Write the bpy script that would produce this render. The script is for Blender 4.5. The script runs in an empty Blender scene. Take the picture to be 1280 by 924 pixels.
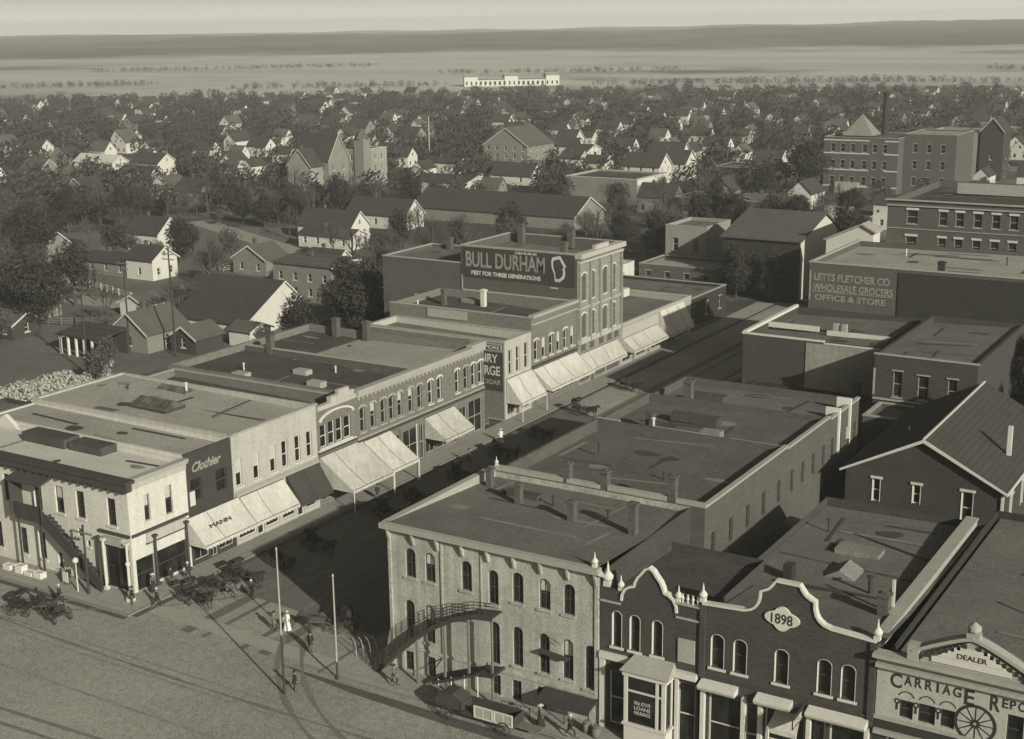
import bpy, bmesh, math, random
from mathutils import Vector, Matrix

random.seed(7)
SC = bpy.context.scene
COL = SC.collection
R_ = math.radians

# ------------------------------------------------------------------ materials
def tint(v, warm=1.0):
    return (v, v * (1 - .035 * warm), v * (1 - .165 * warm), 1)

MATS = {}
def mat(name, v, var=.3, scale=.35, fine=3.0, rough=.92, brick=None, boards=None, bump=.25, spec=.2, streak=0.0, seams=None):
    """procedural weathered surface: large mottling + fine grain, optional brick courses, boards or roof seams"""
    if name in MATS: return MATS[name]
    m = bpy.data.materials.new(name); m.use_nodes = True
    nt = m.node_tree; N = nt.nodes; L = nt.links
    bs = N['Principled BSDF']; bs.inputs['Roughness'].default_value = rough
    bs.inputs['Specular IOR Level'].default_value = spec
    geo = N.new('ShaderNodeNewGeometry')
    n1 = N.new('ShaderNodeTexNoise'); n1.inputs['Scale'].default_value = scale; n1.inputs['Detail'].default_value = 6; n1.inputs['Roughness'].default_value = .65
    n2 = N.new('ShaderNodeTexNoise'); n2.inputs['Scale'].default_value = fine; n2.inputs['Detail'].default_value = 4; n2.inputs['Roughness'].default_value = .7
    L.new(geo.outputs['Position'], n1.inputs['Vector']); L.new(geo.outputs['Position'], n2.inputs['Vector'])
    def math_(op, a, b=None):
        k = N.new('ShaderNodeMath'); k.operation = op
        for i, s in enumerate((a, b)):
            if s is None: continue
            if isinstance(s, (int, float)): k.inputs[i].default_value = s
            else: L.new(s, k.inputs[i])
        return k.outputs[0]
    c1 = math_('MULTIPLY', math_('SUBTRACT', n1.outputs['Fac'], .5), 2.4 * var)
    c2 = math_('MULTIPLY', math_('SUBTRACT', n2.outputs['Fac'], .5), 2.0 * var)
    n4 = N.new('ShaderNodeTexNoise'); n4.inputs['Scale'].default_value = fine * 3.3 + 3; n4.inputs['Detail'].default_value = 2; L.new(geo.outputs['Position'], n4.inputs['Vector'])
    c3 = math_('MULTIPLY', math_('SUBTRACT', n4.outputs['Fac'], .5), 3.0 * var + .5)
    f = math_('ADD', math_('ADD', math_('ADD', c1, c2), c3), 1.0)
    h = n2.outputs['Fac']
    sep = None
    if brick or boards or streak or seams:
        sep = N.new('ShaderNodeSeparateXYZ'); L.new(geo.outputs['Position'], sep.inputs[0])
        xy = math_('ADD', sep.outputs['X'], sep.outputs['Y'])
    if brick:
        cb = N.new('ShaderNodeCombineXYZ'); L.new(xy, cb.inputs[0]); L.new(sep.outputs['Z'], cb.inputs[1])
        bt = N.new('ShaderNodeTexBrick'); L.new(cb.outputs[0], bt.inputs['Vector'])
        bt.inputs['Scale'].default_value = 1.0; bt.inputs['Brick Width'].default_value = .5; bt.inputs['Row Height'].default_value = .16
        bt.inputs['Mortar Size'].default_value = .018; bt.inputs['Color1'].default_value = (1, 1, 1, 1); bt.inputs['Color2'].default_value = (.72, .72, .72, 1)
        bt.inputs['Mortar'].default_value = (brick, brick, brick, 1)
        bw = N.new('ShaderNodeRGBToBW'); L.new(bt.outputs['Color'], bw.inputs[0])
        f = math_('MULTIPLY', f, bw.outputs[0])
    if boards:
        s = math_('MULTIPLY', sep.outputs['Z'] if boards > 0 else xy, 1.0 / abs(boards))
        fr = math_('FRACT', s)
        g = math_('LESS_THAN', fr, .14)
        f = math_('MULTIPLY', f, math_('SUBTRACT', 1.0, math_('MULTIPLY', g, .38)))
        h = math_('ADD', math_('MULTIPLY', h, .3), fr)
    if seams:
        fr = math_('FRACT', math_('MULTIPLY', sep.outputs['X'], 1.0 / seams))
        fr2 = math_('FRACT', math_('MULTIPLY', sep.outputs['Y'], 1.0 / (seams * 2.7)))
        g = math_('MAXIMUM', math_('LESS_THAN', fr, .05), math_('LESS_THAN', fr2, .025))
        f = math_('MULTIPLY', f, math_('SUBTRACT', 1.0, math_('MULTIPLY', g, .22)))
    if streak:
        cb = N.new('ShaderNodeCombineXYZ'); L.new(math_('MULTIPLY', xy, 1.6), cb.inputs[0]); L.new(math_('MULTIPLY', sep.outputs['Z'], .12), cb.inputs[1])
        n3 = N.new('ShaderNodeTexNoise'); n3.inputs['Scale'].default_value = 1.0; n3.inputs['Detail'].default_value = 3; L.new(cb.outputs[0], n3.inputs['Vector'])
        f = math_('MULTIPLY', f, math_('ADD', 1.0, math_('MULTIPLY', math_('SUBTRACT', n3.outputs['Fac'], .5), 2 * streak)))
    f = math_('MAXIMUM', f, .15)
    vm = N.new('ShaderNodeVectorMath'); vm.operation = 'SCALE'; vm.inputs[0].default_value = tint(v)[:3]
    L.new(f, vm.inputs['Scale']); L.new(vm.outputs[0], bs.inputs['Base Color'])
    if bump:
        b = N.new('ShaderNodeBump'); b.inputs['Strength'].default_value = bump; b.inputs['Distance'].default_value = .05
        L.new(h, b.inputs['Height']); L.new(b.outputs[0], bs.inputs['Normal'])
    MATS[name] = m
    return m

def glass(name, v, rough=.12):
    if name in MATS: return MATS[name]
    m = bpy.data.materials.new(name); m.use_nodes = True
    N = m.node_tree.nodes; b = N['Principled BSDF']; L = m.node_tree.links
    b.inputs['Roughness'].default_value = rough; b.inputs['Specular IOR Level'].default_value = .35
    geo = N.new('ShaderNodeNewGeometry'); n = N.new('ShaderNodeTexNoise'); n.inputs['Scale'].default_value = .9
    L.new(geo.outputs['Position'], n.inputs['Vector'])
    r = N.new('ShaderNodeValToRGB'); r.color_ramp.elements[0].position = .35; r.color_ramp.elements[1].position = .7
    r.color_ramp.elements[0].color = tint(v * .6); r.color_ramp.elements[1].color = tint(v * 1.5)
    L.new(n.outputs['Fac'], r.inputs[0]); L.new(r.outputs[0], b.inputs['Base Color'])
    MATS[name] = m
    return m

M = dict(
    pale=mat('pale_painted_brick', .50, .14, .25, 2.5, streak=.18),
    white=mat('white_painted_masonry', .36, .12, .3, 2.5, streak=.2),
    stucco=mat('stained_stucco', .32, .3, .35, 2.0, streak=.4),
    greystucco=mat('grey_stucco', .24, .3, .3, 2.0, streak=.25),
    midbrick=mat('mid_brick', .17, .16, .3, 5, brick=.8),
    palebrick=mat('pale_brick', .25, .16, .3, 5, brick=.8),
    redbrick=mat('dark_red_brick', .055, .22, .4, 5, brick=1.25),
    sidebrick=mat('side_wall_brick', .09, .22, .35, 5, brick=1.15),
    blackwall=mat('dark_brick_wall', .035, .3, .5, 5, brick=1.2),
    darkpaint=mat('dark_painted_wall', .045, .25, .6, 4),
    trim=mat('white_trim', .50, .10, .8, 4, streak=.06),
    greytrim=mat('grey_trim', .30, .15, .8, 4),
    darktrim=mat('dark_trim', .05, .2, .8, 4),
    letter=mat('white_lettering', .48, .3, 1.2, 5, bump=0),
    faded=mat('faded_lettering', .24, .5, 1.0, 4, bump=0),
    black=mat('black_lettering', .03, .1, 1.2, 8, bump=0),
    tar=mat('tar_roof', .105, .42, .16, 1.9),
    tar2=mat('dusty_tar_roof', .125, .42, .16, 2.1),
    tar3=mat('black_tar_roof', .06, .45, .2, 1.7),
    gravel=mat('gravel_roof', .28, .30, .18, 2.2),
    gravel2=mat('pale_gravel_roof', .46, .2, .2, 2.0),
    patch_dark=mat('tar_patch', .055, .4, .4, 2.5),
    patch_pale=mat('worn_patch', .19, .4, .4, 2.5),
    shingle=mat('dark_shingle_roof', .05, .3, .4, 3, boards=.28),
    shingle2=mat('grey_shingle_roof', .09, .3, .4, 3, boards=.28),
    clap=mat('white_clapboard', .54, .10, .4, 3, boards=.3),
    clap2=mat('grey_clapboard', .2, .2, .4, 3, boards=.3),
    clapdark=mat('dark_clapboard', .05, .3, .5, 3, boards=.3),
    wood=mat('weathered_wood', .16, .3, .8, 5, boards=-.25),
    darkwood=mat('dark_wood', .045, .3, .8, 5),
    palewood=mat('pale_wood', .6, .15, .8, 5),
    canvas=mat('white_canvas', .46, .22, .5, 3, rough=1, streak=.2, bump=.1),
    canvas2=mat('grey_canvas', .40, .24, .5, 3, rough=1, streak=.2, bump=.1),
    canvasdark=mat('dark_canvas', .05, .3, .6, 4),
    iron=mat('dark_iron', .04, .25, 1.5, 6, rough=.6),
    leather=mat('black_leather', .03, .25, 1.5, 6, rough=.55),
    horse=mat('dark_bay_hide', .045, .3, 1.2, 5, rough=.7),
    horse2=mat('grey_hide', .16, .3, 1.2, 5, rough=.7),
    skin=mat('skin', .36, .1, 3, 9, rough=.7),
    suit=mat('dark_wool', .03, .3, 2, 9),
    suit2=mat('grey_wool', .11, .3, 2, 9),
    dress=mat('white_cotton', .72, .1, 2, 9),
    hair=mat('dark_hair', .03, .2, 3, 9),
    straw=mat('pale_straw', .5, .2, 3, 9),
    bark=mat('bark', .06, .35, 1.0, 6),
    leaf=mat('leaf_mass', .05, .5, .25, 1.4, bump=0, spec=.1),
    leaf2=mat('olive_leaf_mass', .075, .5, .25, 1.4, bump=0, spec=.1),
    leaf3=mat('black_green_leaf_mass', .035, .5, .25, 1.4, bump=0, spec=.1),
    blossom=mat('pale_blossom', .33, .35, .6, 3, bump=0),
    walk=mat('pale_paving', .26, .2, .2, 2.5, seams=1.6),
    kerb=mat('kerb_stone', .2, .2, .6, 3),
    gutter=mat('dark_gutter', .08, .35, .5, 2.5),  # dark strip along the kerbs
    glass=glass('window_glass', .018),
    glass2=glass('bright_window_glass', .10, .2),
    blind=mat('window_blind', .40, .15, .8, 4),
)

# ------------------------------------------------------------------ mesh builder
class MB:
    def __init__(s): s.v = []; s.f = []; s.mi = []; s.cur = 0
    def add(s, vs, fs):
        o = len(s.v); s.v += [tuple(v) for v in vs]
        for f in fs: s.f.append([i + o for i in f]); s.mi.append(s.cur)
        return s
    def quad(s, a, b, c, d): return s.add([a, b, c, d], [[0, 1, 2, 3]])
    def poly(s, pts): return s.add(pts, [list(range(len(pts)))])
    def box(s, x0, x1, y0, y1, z0, z1, M_=None):
        vs = [(x0, y0, z0), (x1, y0, z0), (x1, y1, z0), (x0, y1, z0), (x0, y0, z1), (x1, y0, z1), (x1, y1, z1), (x0, y1, z1)]
        if M_ is not None: vs = [M_ @ Vector(v) for v in vs]
        return s.add(vs, [[0, 3, 2, 1], [4, 5, 6, 7], [0, 1, 5, 4], [1, 2, 6, 5], [2, 3, 7, 6], [3, 0, 4, 7]])
    def tube(s, p0, p1, r0, r1=None, n=8, caps=True):
        r1 = r0 if r1 is None else r1
        p0, p1 = Vector(p0), Vector(p1); d = (p1 - p0).normalized()
        a = d.orthogonal().normalized(); b = d.cross(a)
        vs = []
        for p, r in ((p0, r0), (p1, r1)):
            for k in range(n):
                t = 2 * math.pi * k / n; vs.append(p + a * (r * math.cos(t)) + b * (r * math.sin(t)))
        fs = [[k, (k + 1) % n, n + (k + 1) % n, n + k] for k in range(n)]
        if caps: fs += [list(range(n))[::-1], list(range(n, 2 * n))]
        return s.add(vs, fs)
    def path(s, pts, r, n=6):
        for a, b in zip(pts[:-1], pts[1:]): s.tube(a, b, r, r, n)
        return s
    def lathe(s, c, prof, n=12):
        c = Vector(c); vs = []; fs = []
        for r, z in prof:
            for k in range(n):
                t = 2 * math.pi * k / n; vs.append((c.x + r * math.cos(t), c.y + r * math.sin(t), c.z + z))
        for i in range(len(prof) - 1):
            for k in range(n): fs.append([i * n + k, i * n + (k + 1) % n, (i + 1) * n + (k + 1) % n, (i + 1) * n + k])
        fs += [list(range(n))[::-1], [(len(prof) - 1) * n + k for k in range(n)]]
        return s.add(vs, fs)
    def prism(s, pts, off):
        """closed polygon pts swept by vector off"""
        off = Vector(off); n = len(pts); P = [Vector(p) for p in pts]
        vs = P + [p + off for p in P]
        return s.add(vs, [list(range(n))[::-1], list(range(n, 2 * n))] + [[i, (i + 1) % n, n + (i + 1) % n, n + i] for i in range(n)])
    def mesh(s, name, mats, off=None):
        me = bpy.data.meshes.new(name)
        vs = s.v if off is None else [tuple(Vector(v) - off) for v in s.v]
        me.from_pydata(vs, [], s.f)
        if not isinstance(mats, (list, tuple)): mats = [mats]
        for m in mats: me.materials.append(m)
        for p, i in zip(me.polygons, s.mi): p.material_index = i
        bm = bmesh.new(); bm.from_mesh(me); bmesh.ops.recalc_face_normals(bm, faces=bm.faces); bm.to_mesh(me); bm.free()
        me.update(); return me
    def build(s, name, mats, parent=None):
        o = bpy.data.objects.new(name, s.mesh(name, mats, base_of(parent))); COL.objects.link(o)
        if parent is not None: o.parent = parent; BASE[o.name] = BASE[parent.name]
        return o

BASE = {}
def base_of(p): return Vector((0, 0, 0)) if p is None else BASE[p.name]
def tag(o, label=None, cat=None, group=None, kind=None):
    if label: o['label'] = label
    if cat: o['category'] = cat
    if group: o['group'] = group
    if kind: o['kind'] = kind
    return o
def thing(name, label, cat, loc, group=None):
    o = bpy.data.objects.new(name, None); COL.objects.link(o); o.empty_display_size = .5
    o.location = loc; BASE[o.name] = Vector(loc)
    return tag(o, label, cat, group)
def child(name, me, parent, mtx, world=True):
    o = bpy.data.objects.new(name, me); COL.objects.link(o); o.parent = parent
    o.matrix_local = (Matrix.Translation(-BASE[parent.name]) @ mtx) if world else mtx
    return o
def copy_tree(o, parent=None):
    c = o.copy(); COL.objects.link(c); c.parent = parent
    for ch in list(o.children): copy_tree(ch, c)
    return c
def spawn(proto, loc, rz, label, group=None, scale=1.0, used={}):
    """first call places the prototype itself, later calls copies of it with all of its parts"""
    o = copy_tree(proto) if proto.name in used else proto
    used[proto.name] = 1
    o.location = loc; o.rotation_euler = (0, 0, rz); o.scale = (scale,) * 3
    o['label'] = label
    if group: o['group'] = group
    return o

def frame(p, u, n):
    """matrix: x along the wall, y outward, z up"""
    u = Vector(u); n = Vector(n); z = Vector((0, 0, 1))
    m = Matrix.Identity(4)
    for i in range(3): m[i][0] = u[i]; m[i][1] = n[i]; m[i][2] = z[i]; m[i][3] = p[i]
    return m
S_ = ((1, 0, 0), (0, -1, 0)); E_ = ((0, 1, 0), (1, 0, 0)); N_ = ((-1, 0, 0), (0, 1, 0)); W_ = ((0, -1, 0), (-1, 0, 0))

def arc(uc, w, v1, h, n=10):
    return [(uc - w / 2 * math.cos(math.pi * k / n), v1 - h + h * math.sin(math.pi * k / n)) for k in range(n + 1)]

def wall(mb, p0, dirs, L, z0, z1, ops=(), depth=.28):
    """a wall sheet from p0 along dirs[0], with openings (u0,u1,v0,v1,arch height) cut and their reveals built"""
    u = Vector(dirs[0]); n = Vector(dirs[1]); p0 = Vector(p0)
    P = lambda a, v, d=0: p0 + u * a + Vector((0, 0, v)) - n * d
    us = sorted({0, L, *[o[0] for o in ops], *[o[1] for o in ops]}); vs = sorted({z0, z1, *[o[2] for o in ops], *[o[3] for o in ops]})
    for i in range(len(us) - 1):
        for j in range(len(vs) - 1):
            a, b, c, d = us[i], us[i + 1], vs[j], vs[j + 1]; ma, mv = (a + b) / 2, (c + d) / 2
            if any(o[0] < ma < o[1] and o[2] < mv < o[3] for o in ops): continue
            mb.quad(P(a, c), P(b, c), P(b, d), P(a, d))
    for o in ops:
        a, b, c, d = o[:4]; h = o[4] if len(o) > 4 else 0
        if h:
            ar = arc((a + b) / 2, b - a, d, h); k = len(ar) // 2
            mb.poly([P(*q) for q in ar[:k + 1]] + [P(a, d)]); mb.poly([P(*q) for q in ar[k:]] + [P(b, d)])
            out = [(a, c)] + ar + [(b, c)]
        else: out = [(a, c), (a, d), (b, d), (b, c)]
        for q, r in zip(out, out[1:] + out[:1]): mb.quad(P(*q), P(*r), P(*r, depth), P(*q, depth))

WCACHE = {}
def win_meshes(w, h, ah, style):
    key = (round(w, 2), round(h, 2), round(ah, 2), style)
    if key in WCACHE: return WCACHE[key]
    st = STYLES[style]; fr = st['fr']; d = st.get('d', .24)
    out = [(-w / 2, 0)] + (arc(0, w, h, ah) if ah else [(-w / 2, h), (w / 2, h)]) + [(w / 2, 0)]
    c = Vector((0, h / 2))
    inn = []
    for (x, z) in out:
        inn.append((x - math.copysign(fr, x) if abs(x) > fr else x * .5, max(fr, min(z - (fr if z > h * .5 else 0), h - fr))))
    f = MB()
    for k in range(len(out)):
        a, b = out[k], out[(k + 1) % len(out)]; e, g = inn[k], inn[(k + 1) % len(out)]
        f.quad((a[0], -d + .07, a[1]), (b[0], -d + .07, b[1]), (g[0], -d + .07, g[1]), (e[0], -d + .07, e[1]))
        f.quad((e[0], -d + .07, e[1]), (g[0], -d + .07, g[1]), (g[0], -d + .01, g[1]), (e[0], -d + .01, e[1]))
    f.box(-w / 2 + fr, w / 2 - fr, -d + .012, -d + .085, h * .5 - .04, h * .5 + .04)
    if st.get('mull'): f.box(-.03, .03, -d + .014, -d + .06, fr, h - fr - ah * .2)
    if st.get('lining'):
        t = .05
        f.box(-w / 2 + .003, -w / 2 + t, -d + .07, .06, 0, h - ah); f.box(w / 2 - t, w / 2 - .003, -d + .07, .06, 0, h - ah)
        if ah:
            ar = arc(0, w - .006, h - .003, ah); a2 = arc(0, w - 2 * t, h - t, ah - t)
            for k in range(len(ar) - 1):
                f.quad((ar[k][0], .06, ar[k][1]), (ar[k + 1][0], .06, ar[k + 1][1]), (a2[k + 1][0], .06, a2[k + 1][1]), (a2[k][0], .06, a2[k][1]))
                f.quad((a2[k][0], .06, a2[k][1]), (a2[k + 1][0], .06, a2[k + 1][1]), (a2[k + 1][0], -d + .07, a2[k + 1][1]), (a2[k][0], -d + .07, a2[k][1]))
    p = MB(); p.poly([(x, -d + .02, z) for x, z in out])
    s = MB(); s.box(-w / 2 - .14, w / 2 + .14, -.05, .13, -.16, -.003)
    hd = None
    if st.get('hood'):
        hd = MB()
        if ah:
            ar = arc(0, w + .1, h + .05, ah + .05); a2 = arc(0, w + .5, h + .27, ah + .27)
            for k in range(len(ar) - 1):
                hd.prism([(ar[k][0], .003, ar[k][1]), (ar[k + 1][0], .003, ar[k + 1][1]), (a2[k + 1][0], .003, a2[k + 1][1]), (a2[k][0], .003, a2[k][1])], (0, .09, 0))
        else: hd.box(-w / 2 - .16, w / 2 + .16, -.02, .14, h + .003, h + st['hood'])
    bl = None
    if st.get('blind'):
        bl = MB(); bl.quad((-w / 2 + fr, -d + .028, h * (1 - st['blind'])), (w / 2 - fr, -d + .028, h * (1 - st['blind'])), (w / 2 - fr, -d + .028, h - fr), (-w / 2 + fr, -d + .028, h - fr))
    cs = None
    if st.get('casing'):
        cs = MB(); ar = arc(0, w - .004, h - .002, ah); t = .03
        cs.box(-w / 2 + .002, -w / 2 + t, -d + .09, .03, 0, h - ah); cs.box(w / 2 - t, w / 2 - .002, -d + .09, .03, 0, h - ah); a2 = arc(0, w - 2 * t, h - t, ah - t)
        for k in range(len(ar) - 1): cs.prism([(ar[k][0], .03, ar[k][1]), (ar[k + 1][0], .03, ar[k + 1][1]), (a2[k + 1][0], .03, a2[k + 1][1]), (a2[k][0], .03, a2[k][1])], (0, -d + .06, 0))
    r = (f.mesh('window', st['fm']), p.mesh('pane', st['gm']), s.mesh('sill', st['sm']) if st.get('sm') else None, hd.mesh('hood', st['hm']) if hd else None, bl.mesh('blind', M['blind']) if bl else None, cs.mesh('casing', M['trim']) if cs else None)
    WCACHE[key] = r
    return r
STYLES = {
    'hotel': dict(fr=.07, fm=M['darktrim'], gm=M['glass'], sm=M['stucco'], mull=1),
    'hotelb': dict(fr=.07, fm=M['darktrim'], gm=M['glass'], sm=M['stucco'], mull=1, blind=.42),
    'brickb': dict(fr=.08, fm=M['greytrim'], gm=M['glass'], sm=M['greytrim'], hood=.14, hm=M['greytrim'], blind=.35),
    'bank': dict(fr=.08, fm=M['darktrim'], gm=M['glass'], sm=M['pale']),
    'bankblind': dict(fr=.08, fm=M['darktrim'], gm=M['glass'], sm=M['pale'], blind=.45),
    'white': dict(fr=.09, fm=M['trim'], gm=M['glass'], sm=M['trim']),
    'whiteblind': dict(fr=.09, fm=M['trim'], gm=M['glass'], sm=M['trim'], blind=.5),
    'brick': dict(fr=.08, fm=M['greytrim'], gm=M['glass'], sm=M['greytrim'], hood=.14, hm=M['greytrim']),
    'brickw': dict(fr=.09, fm=M['trim'], gm=M['glass'], sm=M['trim'], hood=.2, hm=M['trim']),
    'deep': dict(fr=.07, fm=M['darktrim'], gm=M['glass'], sm=M['trim'], casing=1, d=.32),
    'shop': dict(fr=.09, fm=M['greytrim'], gm=M['glass'], mull=1),
    'shopw': dict(fr=.11, fm=M['trim'], gm=M['glass']),
    'house': dict(fr=.10, fm=M['trim'], gm=M['glass'], sm=M['trim']),
    'dark': dict(fr=.07, fm=M['darktrim'], gm=M['glass']),
    'ware': dict(fr=.08, fm=M['greytrim'], gm=M['glass'], sm=M['greytrim'], hood=.35, hm=M['trim']),
    'shed': dict(fr=.13, fm=M['trim'], gm=M['glass'], sm=None, hood=.22, hm=M['trim'], lining=1),
}
def windows(parent, p0, dirs, ops, style, every=None):
    p0 = Vector(p0); u = Vector(dirs[0])
    for i, o in enumerate(ops):
        st = style if not callable(style) else style(i)
        w, h, ah = o[1] - o[0], o[3] - o[2], (o[4] if len(o) > 4 else 0)
        ms = win_meshes(w, h, ah, st)
        m = frame(p0 + u * ((o[0] + o[1]) / 2) + Vector((0, 0, o[2])), *dirs)
        f = child('window', ms[0], parent, m)
        for nm, me in zip(('pane', 'sill', 'hood', 'blind', 'casing'), ms[1:]):
            if me: child(nm, me, f, Matrix.Identity(4), False)

def facade_windows(xs, z0, z1, half, ah=0): return [(x - half, x + half, z0, z1, ah) for x in xs]

def text(s, parent, center, dirs, width=None, height=1.0, m=None, name='lettering', ext=.02, shear=0, up=None, bold=0, align='CENTER'):
    cu = bpy.data.curves.new('lettering_curve', 'FONT'); cu.body = s; cu.size = 1; cu.extrude = .02; cu.align_x = align; cu.align_y = 'CENTER'; cu.shear = shear; cu.offset = bold
    o = bpy.data.objects.new('lettering_curve', cu); COL.objects.link(o)
    dg = bpy.context.evaluated_depsgraph_get(); me = bpy.data.meshes.new_from_object(o.evaluated_get(dg))
    bpy.data.objects.remove(o); bpy.data.curves.remove(cu)
    xs = [v.co.x for v in me.vertices]; ys = [v.co.y for v in me.vertices]
    w, h = max(xs) - min(xs), max(ys) - min(ys)
    sy = height / h; sx = width / w if width else sy
    u = Vector(dirs[0]); n = Vector(dirs[1]); z = Vector(up) if up else Vector((0, 0, 1))
    cx, cy = ((max(xs) + min(xs)) / 2 if align == 'CENTER' else max(xs)), (max(ys) + min(ys)) / 2
    c = Vector(center); off = base_of(parent)
    for v in me.vertices:
        v.co = c + u * ((v.co.x - cx) * sx) + z * ((v.co.y - cy) * sy) + n * (ext * (1 if v.co.z > 0 else .15)) - off
    me.materials.clear(); me.materials.append(m or M['letter'])
    t = bpy.data.objects.new(name, me); COL.objects.link(t)
    if parent: t.parent = parent; BASE[t.name] = BASE[parent.name]
    return t

def coping_strip(G, y, dep, t):
    """one continuous moulding following a gable outline"""
    k = MB(); P = [Vector((x, 0, z)) for x, z in G]; O = []
    for i, p in enumerate(P):
        a = P[max(i - 1, 0)]; b = P[min(i + 1, len(P) - 1)]; d = (b - a).normalized(); O.append(p + Vector((-d.z, 0, d.x)) * t)
    vs = []; fs = []
    for p, o in zip(P, O): vs += [(p.x, y, p.z + .003), (o.x, y, o.z), (o.x, y + dep, o.z), (p.x, y + dep, p.z + .003)]
    for i in range(len(P) - 1):
        for j in range(4): fs.append([i * 4 + j, i * 4 + (j + 1) % 4, i * 4 + 4 + (j + 1) % 4, i * 4 + 4 + j])
    fs += [[0, 1, 2, 3], [len(vs) - 1, len(vs) - 2, len(vs) - 3, len(vs) - 4]]
    return k.add(vs, fs)
PRG = random.Random(21)
def patches(mb, x0, x1, y0, y1, zf, dens=.022):
    """tarred repairs, lapped strips, ponding stains and low ridges laid on a roof"""
    A = (x1 - x0) * (y1 - y0)
    if A < 60: return
    for k in range(int(A * dens) + 2):
        w, d = PRG.choice(((PRG.uniform(1, 3.5), PRG.uniform(.8, 2)), (PRG.uniform(4, 9), PRG.uniform(.25, .5)), (PRG.uniform(.25, .5), PRG.uniform(3, 7))))
        w = min(w, (x1 - x0) * .6); d = min(d, (y1 - y0) * .6)
        x = PRG.uniform(x0 + .2, x1 - w - .2); y = PRG.uniform(y0 + .2, y1 - d - .2); t = PRG.uniform(-.12, .12); zo = .012 + .004 * k
        n = 9 if w > .8 and d > .8 else 4; pts = []
        for i in range(n):
            q = 6.2832 * (i + .5) / n
            if n == 4: px, py = ((0, 0), (w, 0), (w, d), (0, d))[i]
            else: r = PRG.uniform(.7, 1.1); px, py = w / 2 + w / 2 * math.cos(q) * r, d / 2 + d / 2 * math.sin(q) * r
            px, py = x + px - py * t, y + py + px * t
            px, py = min(max(px, x0 + .05), x1 - .05), min(max(py, y0 + .05), y1 - .05); pts.append((px, py, zf(px, py) + zo))
        mb.cur = 1 if PRG.random() < .62 else 2; mb.poly(pts)
    mb.cur = 0
def block(parent, x0, x1, y0, y1, h, wm, rm, cm=None, opsS=(), opsE=(), ph=.7, z0=0, pt=.35, slope=0, roof_split=None, wall_name='wall', depth=.28, coping=.12):
    """flat-roofed block: walls with openings (south and east), a parapet, a coping and a roof sheet sloping down to the rear"""
    w = MB()
    wall(w, (x0, y0, 0), S_, x1 - x0, z0, h, opsS, depth); wall(w, (x1, y0, 0), E_, y1 - y0, z0, h, opsE, depth)
    wall(w, (x1, y1, 0), N_, x1 - x0, z0, h); wall(w, (x0, y1, 0), W_, y1 - y0, z0, h)
    a, b, c, d = x0 + pt, x1 - pt, y0 + pt, y1 - pt; zr = h - ph - abs(slope) - .1
    for (p, q) in (((a, c), (b, c)), ((b, c), (b, d)), ((b, d), (a, d)), ((a, d), (a, c))):
        w.quad((*p, zr), (*q, zr), (*q, h), (*p, h))
    w.quad((x0, y0, h), (x1, y0, h), (b, c, h), (a, c, h)); w.quad((x1, y0, h), (x1, y1, h), (b, d, h), (b, c, h))
    w.quad((x1, y1, h), (x0, y1, h), (a, d, h), (b, d, h)); w.quad((x0, y1, h), (x0, y0, h), (a, c, h), (a, d, h))
    wo = w.build(wall_name, wm, parent)
    zl = h - ph - (slope if slope > 0 else 0); zr_ = h - ph - (-slope if slope < 0 else 0)
    xm = [a, b]; ms = [rm]
    if roof_split: xm = [a, roof_split[0], b]; ms = [roof_split[1], rm]
    for i in range(len(ms)):
        f0 = (xm[i] - a) / (b - a); f1 = (xm[i + 1] - a) / (b - a)
        rb = MB().quad((xm[i], c, zl + (zr_ - zl) * f0), (xm[i + 1], c, zl + (zr_ - zl) * f1), (xm[i + 1], d, zl + (zr_ - zl) * f1), (xm[i], d, zl + (zr_ - zl) * f0))
        patches(rb, a, b, c, d, lambda x, y: zl + (zr_ - zl) * (x - a) / (b - a)); rb.build('roof', [ms[i], M['patch_dark'], M['patch_pale']], parent)
    if cm:
        k = MB(); e = .06; t = coping
        k.box(x0 - e, x1 + e, y0 - e, y0 + pt + e, h + .003, h + t); k.box(x0 - e, x1 + e, y1 - pt - e, y1 + e, h + .003, h + t)
        k.box(x0 - e, x0 + pt + e, y0 + pt + e, y1 - pt - e, h + .003, h + t); k.box(x1 - pt - e, x1 + e, y0 + pt + e, y1 - pt - e, h + .003, h + t)
        k.build('coping', cm, parent)
    return wo

def chimney(parent, x, y, z0, z1, s=.45, m=None, cap=True):
    k = MB(); k.box(x - s, x + s, y - s, y + s, z0, z1)
    k.box(x - s - .1, x + s + .1, y - s - .1, y + s + .1, z1 + .002, z1 + .2)
    k.box(x - s * .6, x + s * .6, y - s * .6, y + s * .6, z1 + .202, z1 + .3)
    return k.build('chimney', m or M['sidebrick'], parent)
def pipe(parent, x, y, z0, h, r=.09, m=None):
    k = MB(); k.tube((x, y, z0), (x, y, z0 + h), r, r, 8); k.lathe((x, y, z0 + h), [(r * 1.1, .003), (r * 2, .06), (.01, .22)], 8)
    return k.build('vent_pipe', m or M['iron'], parent)
def finial(parent, x, y, z, s=1.0, m=None):
    k = MB(); k.box(x - .22 * s, x + .22 * s, y - .22 * s, y + .22 * s, z, z + .35 * s)
    k.lathe((x, y, z + .352 * s), [(.20 * s, 0), (.34 * s, .14 * s), (.36 * s, .3 * s), (.22 * s, .5 * s), (.10 * s, .62 * s), (.07 * s, .95 * s), (.02 * s, 1.25 * s)], 12)
    return k.build('finial', m or M['trim'], parent)
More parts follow.
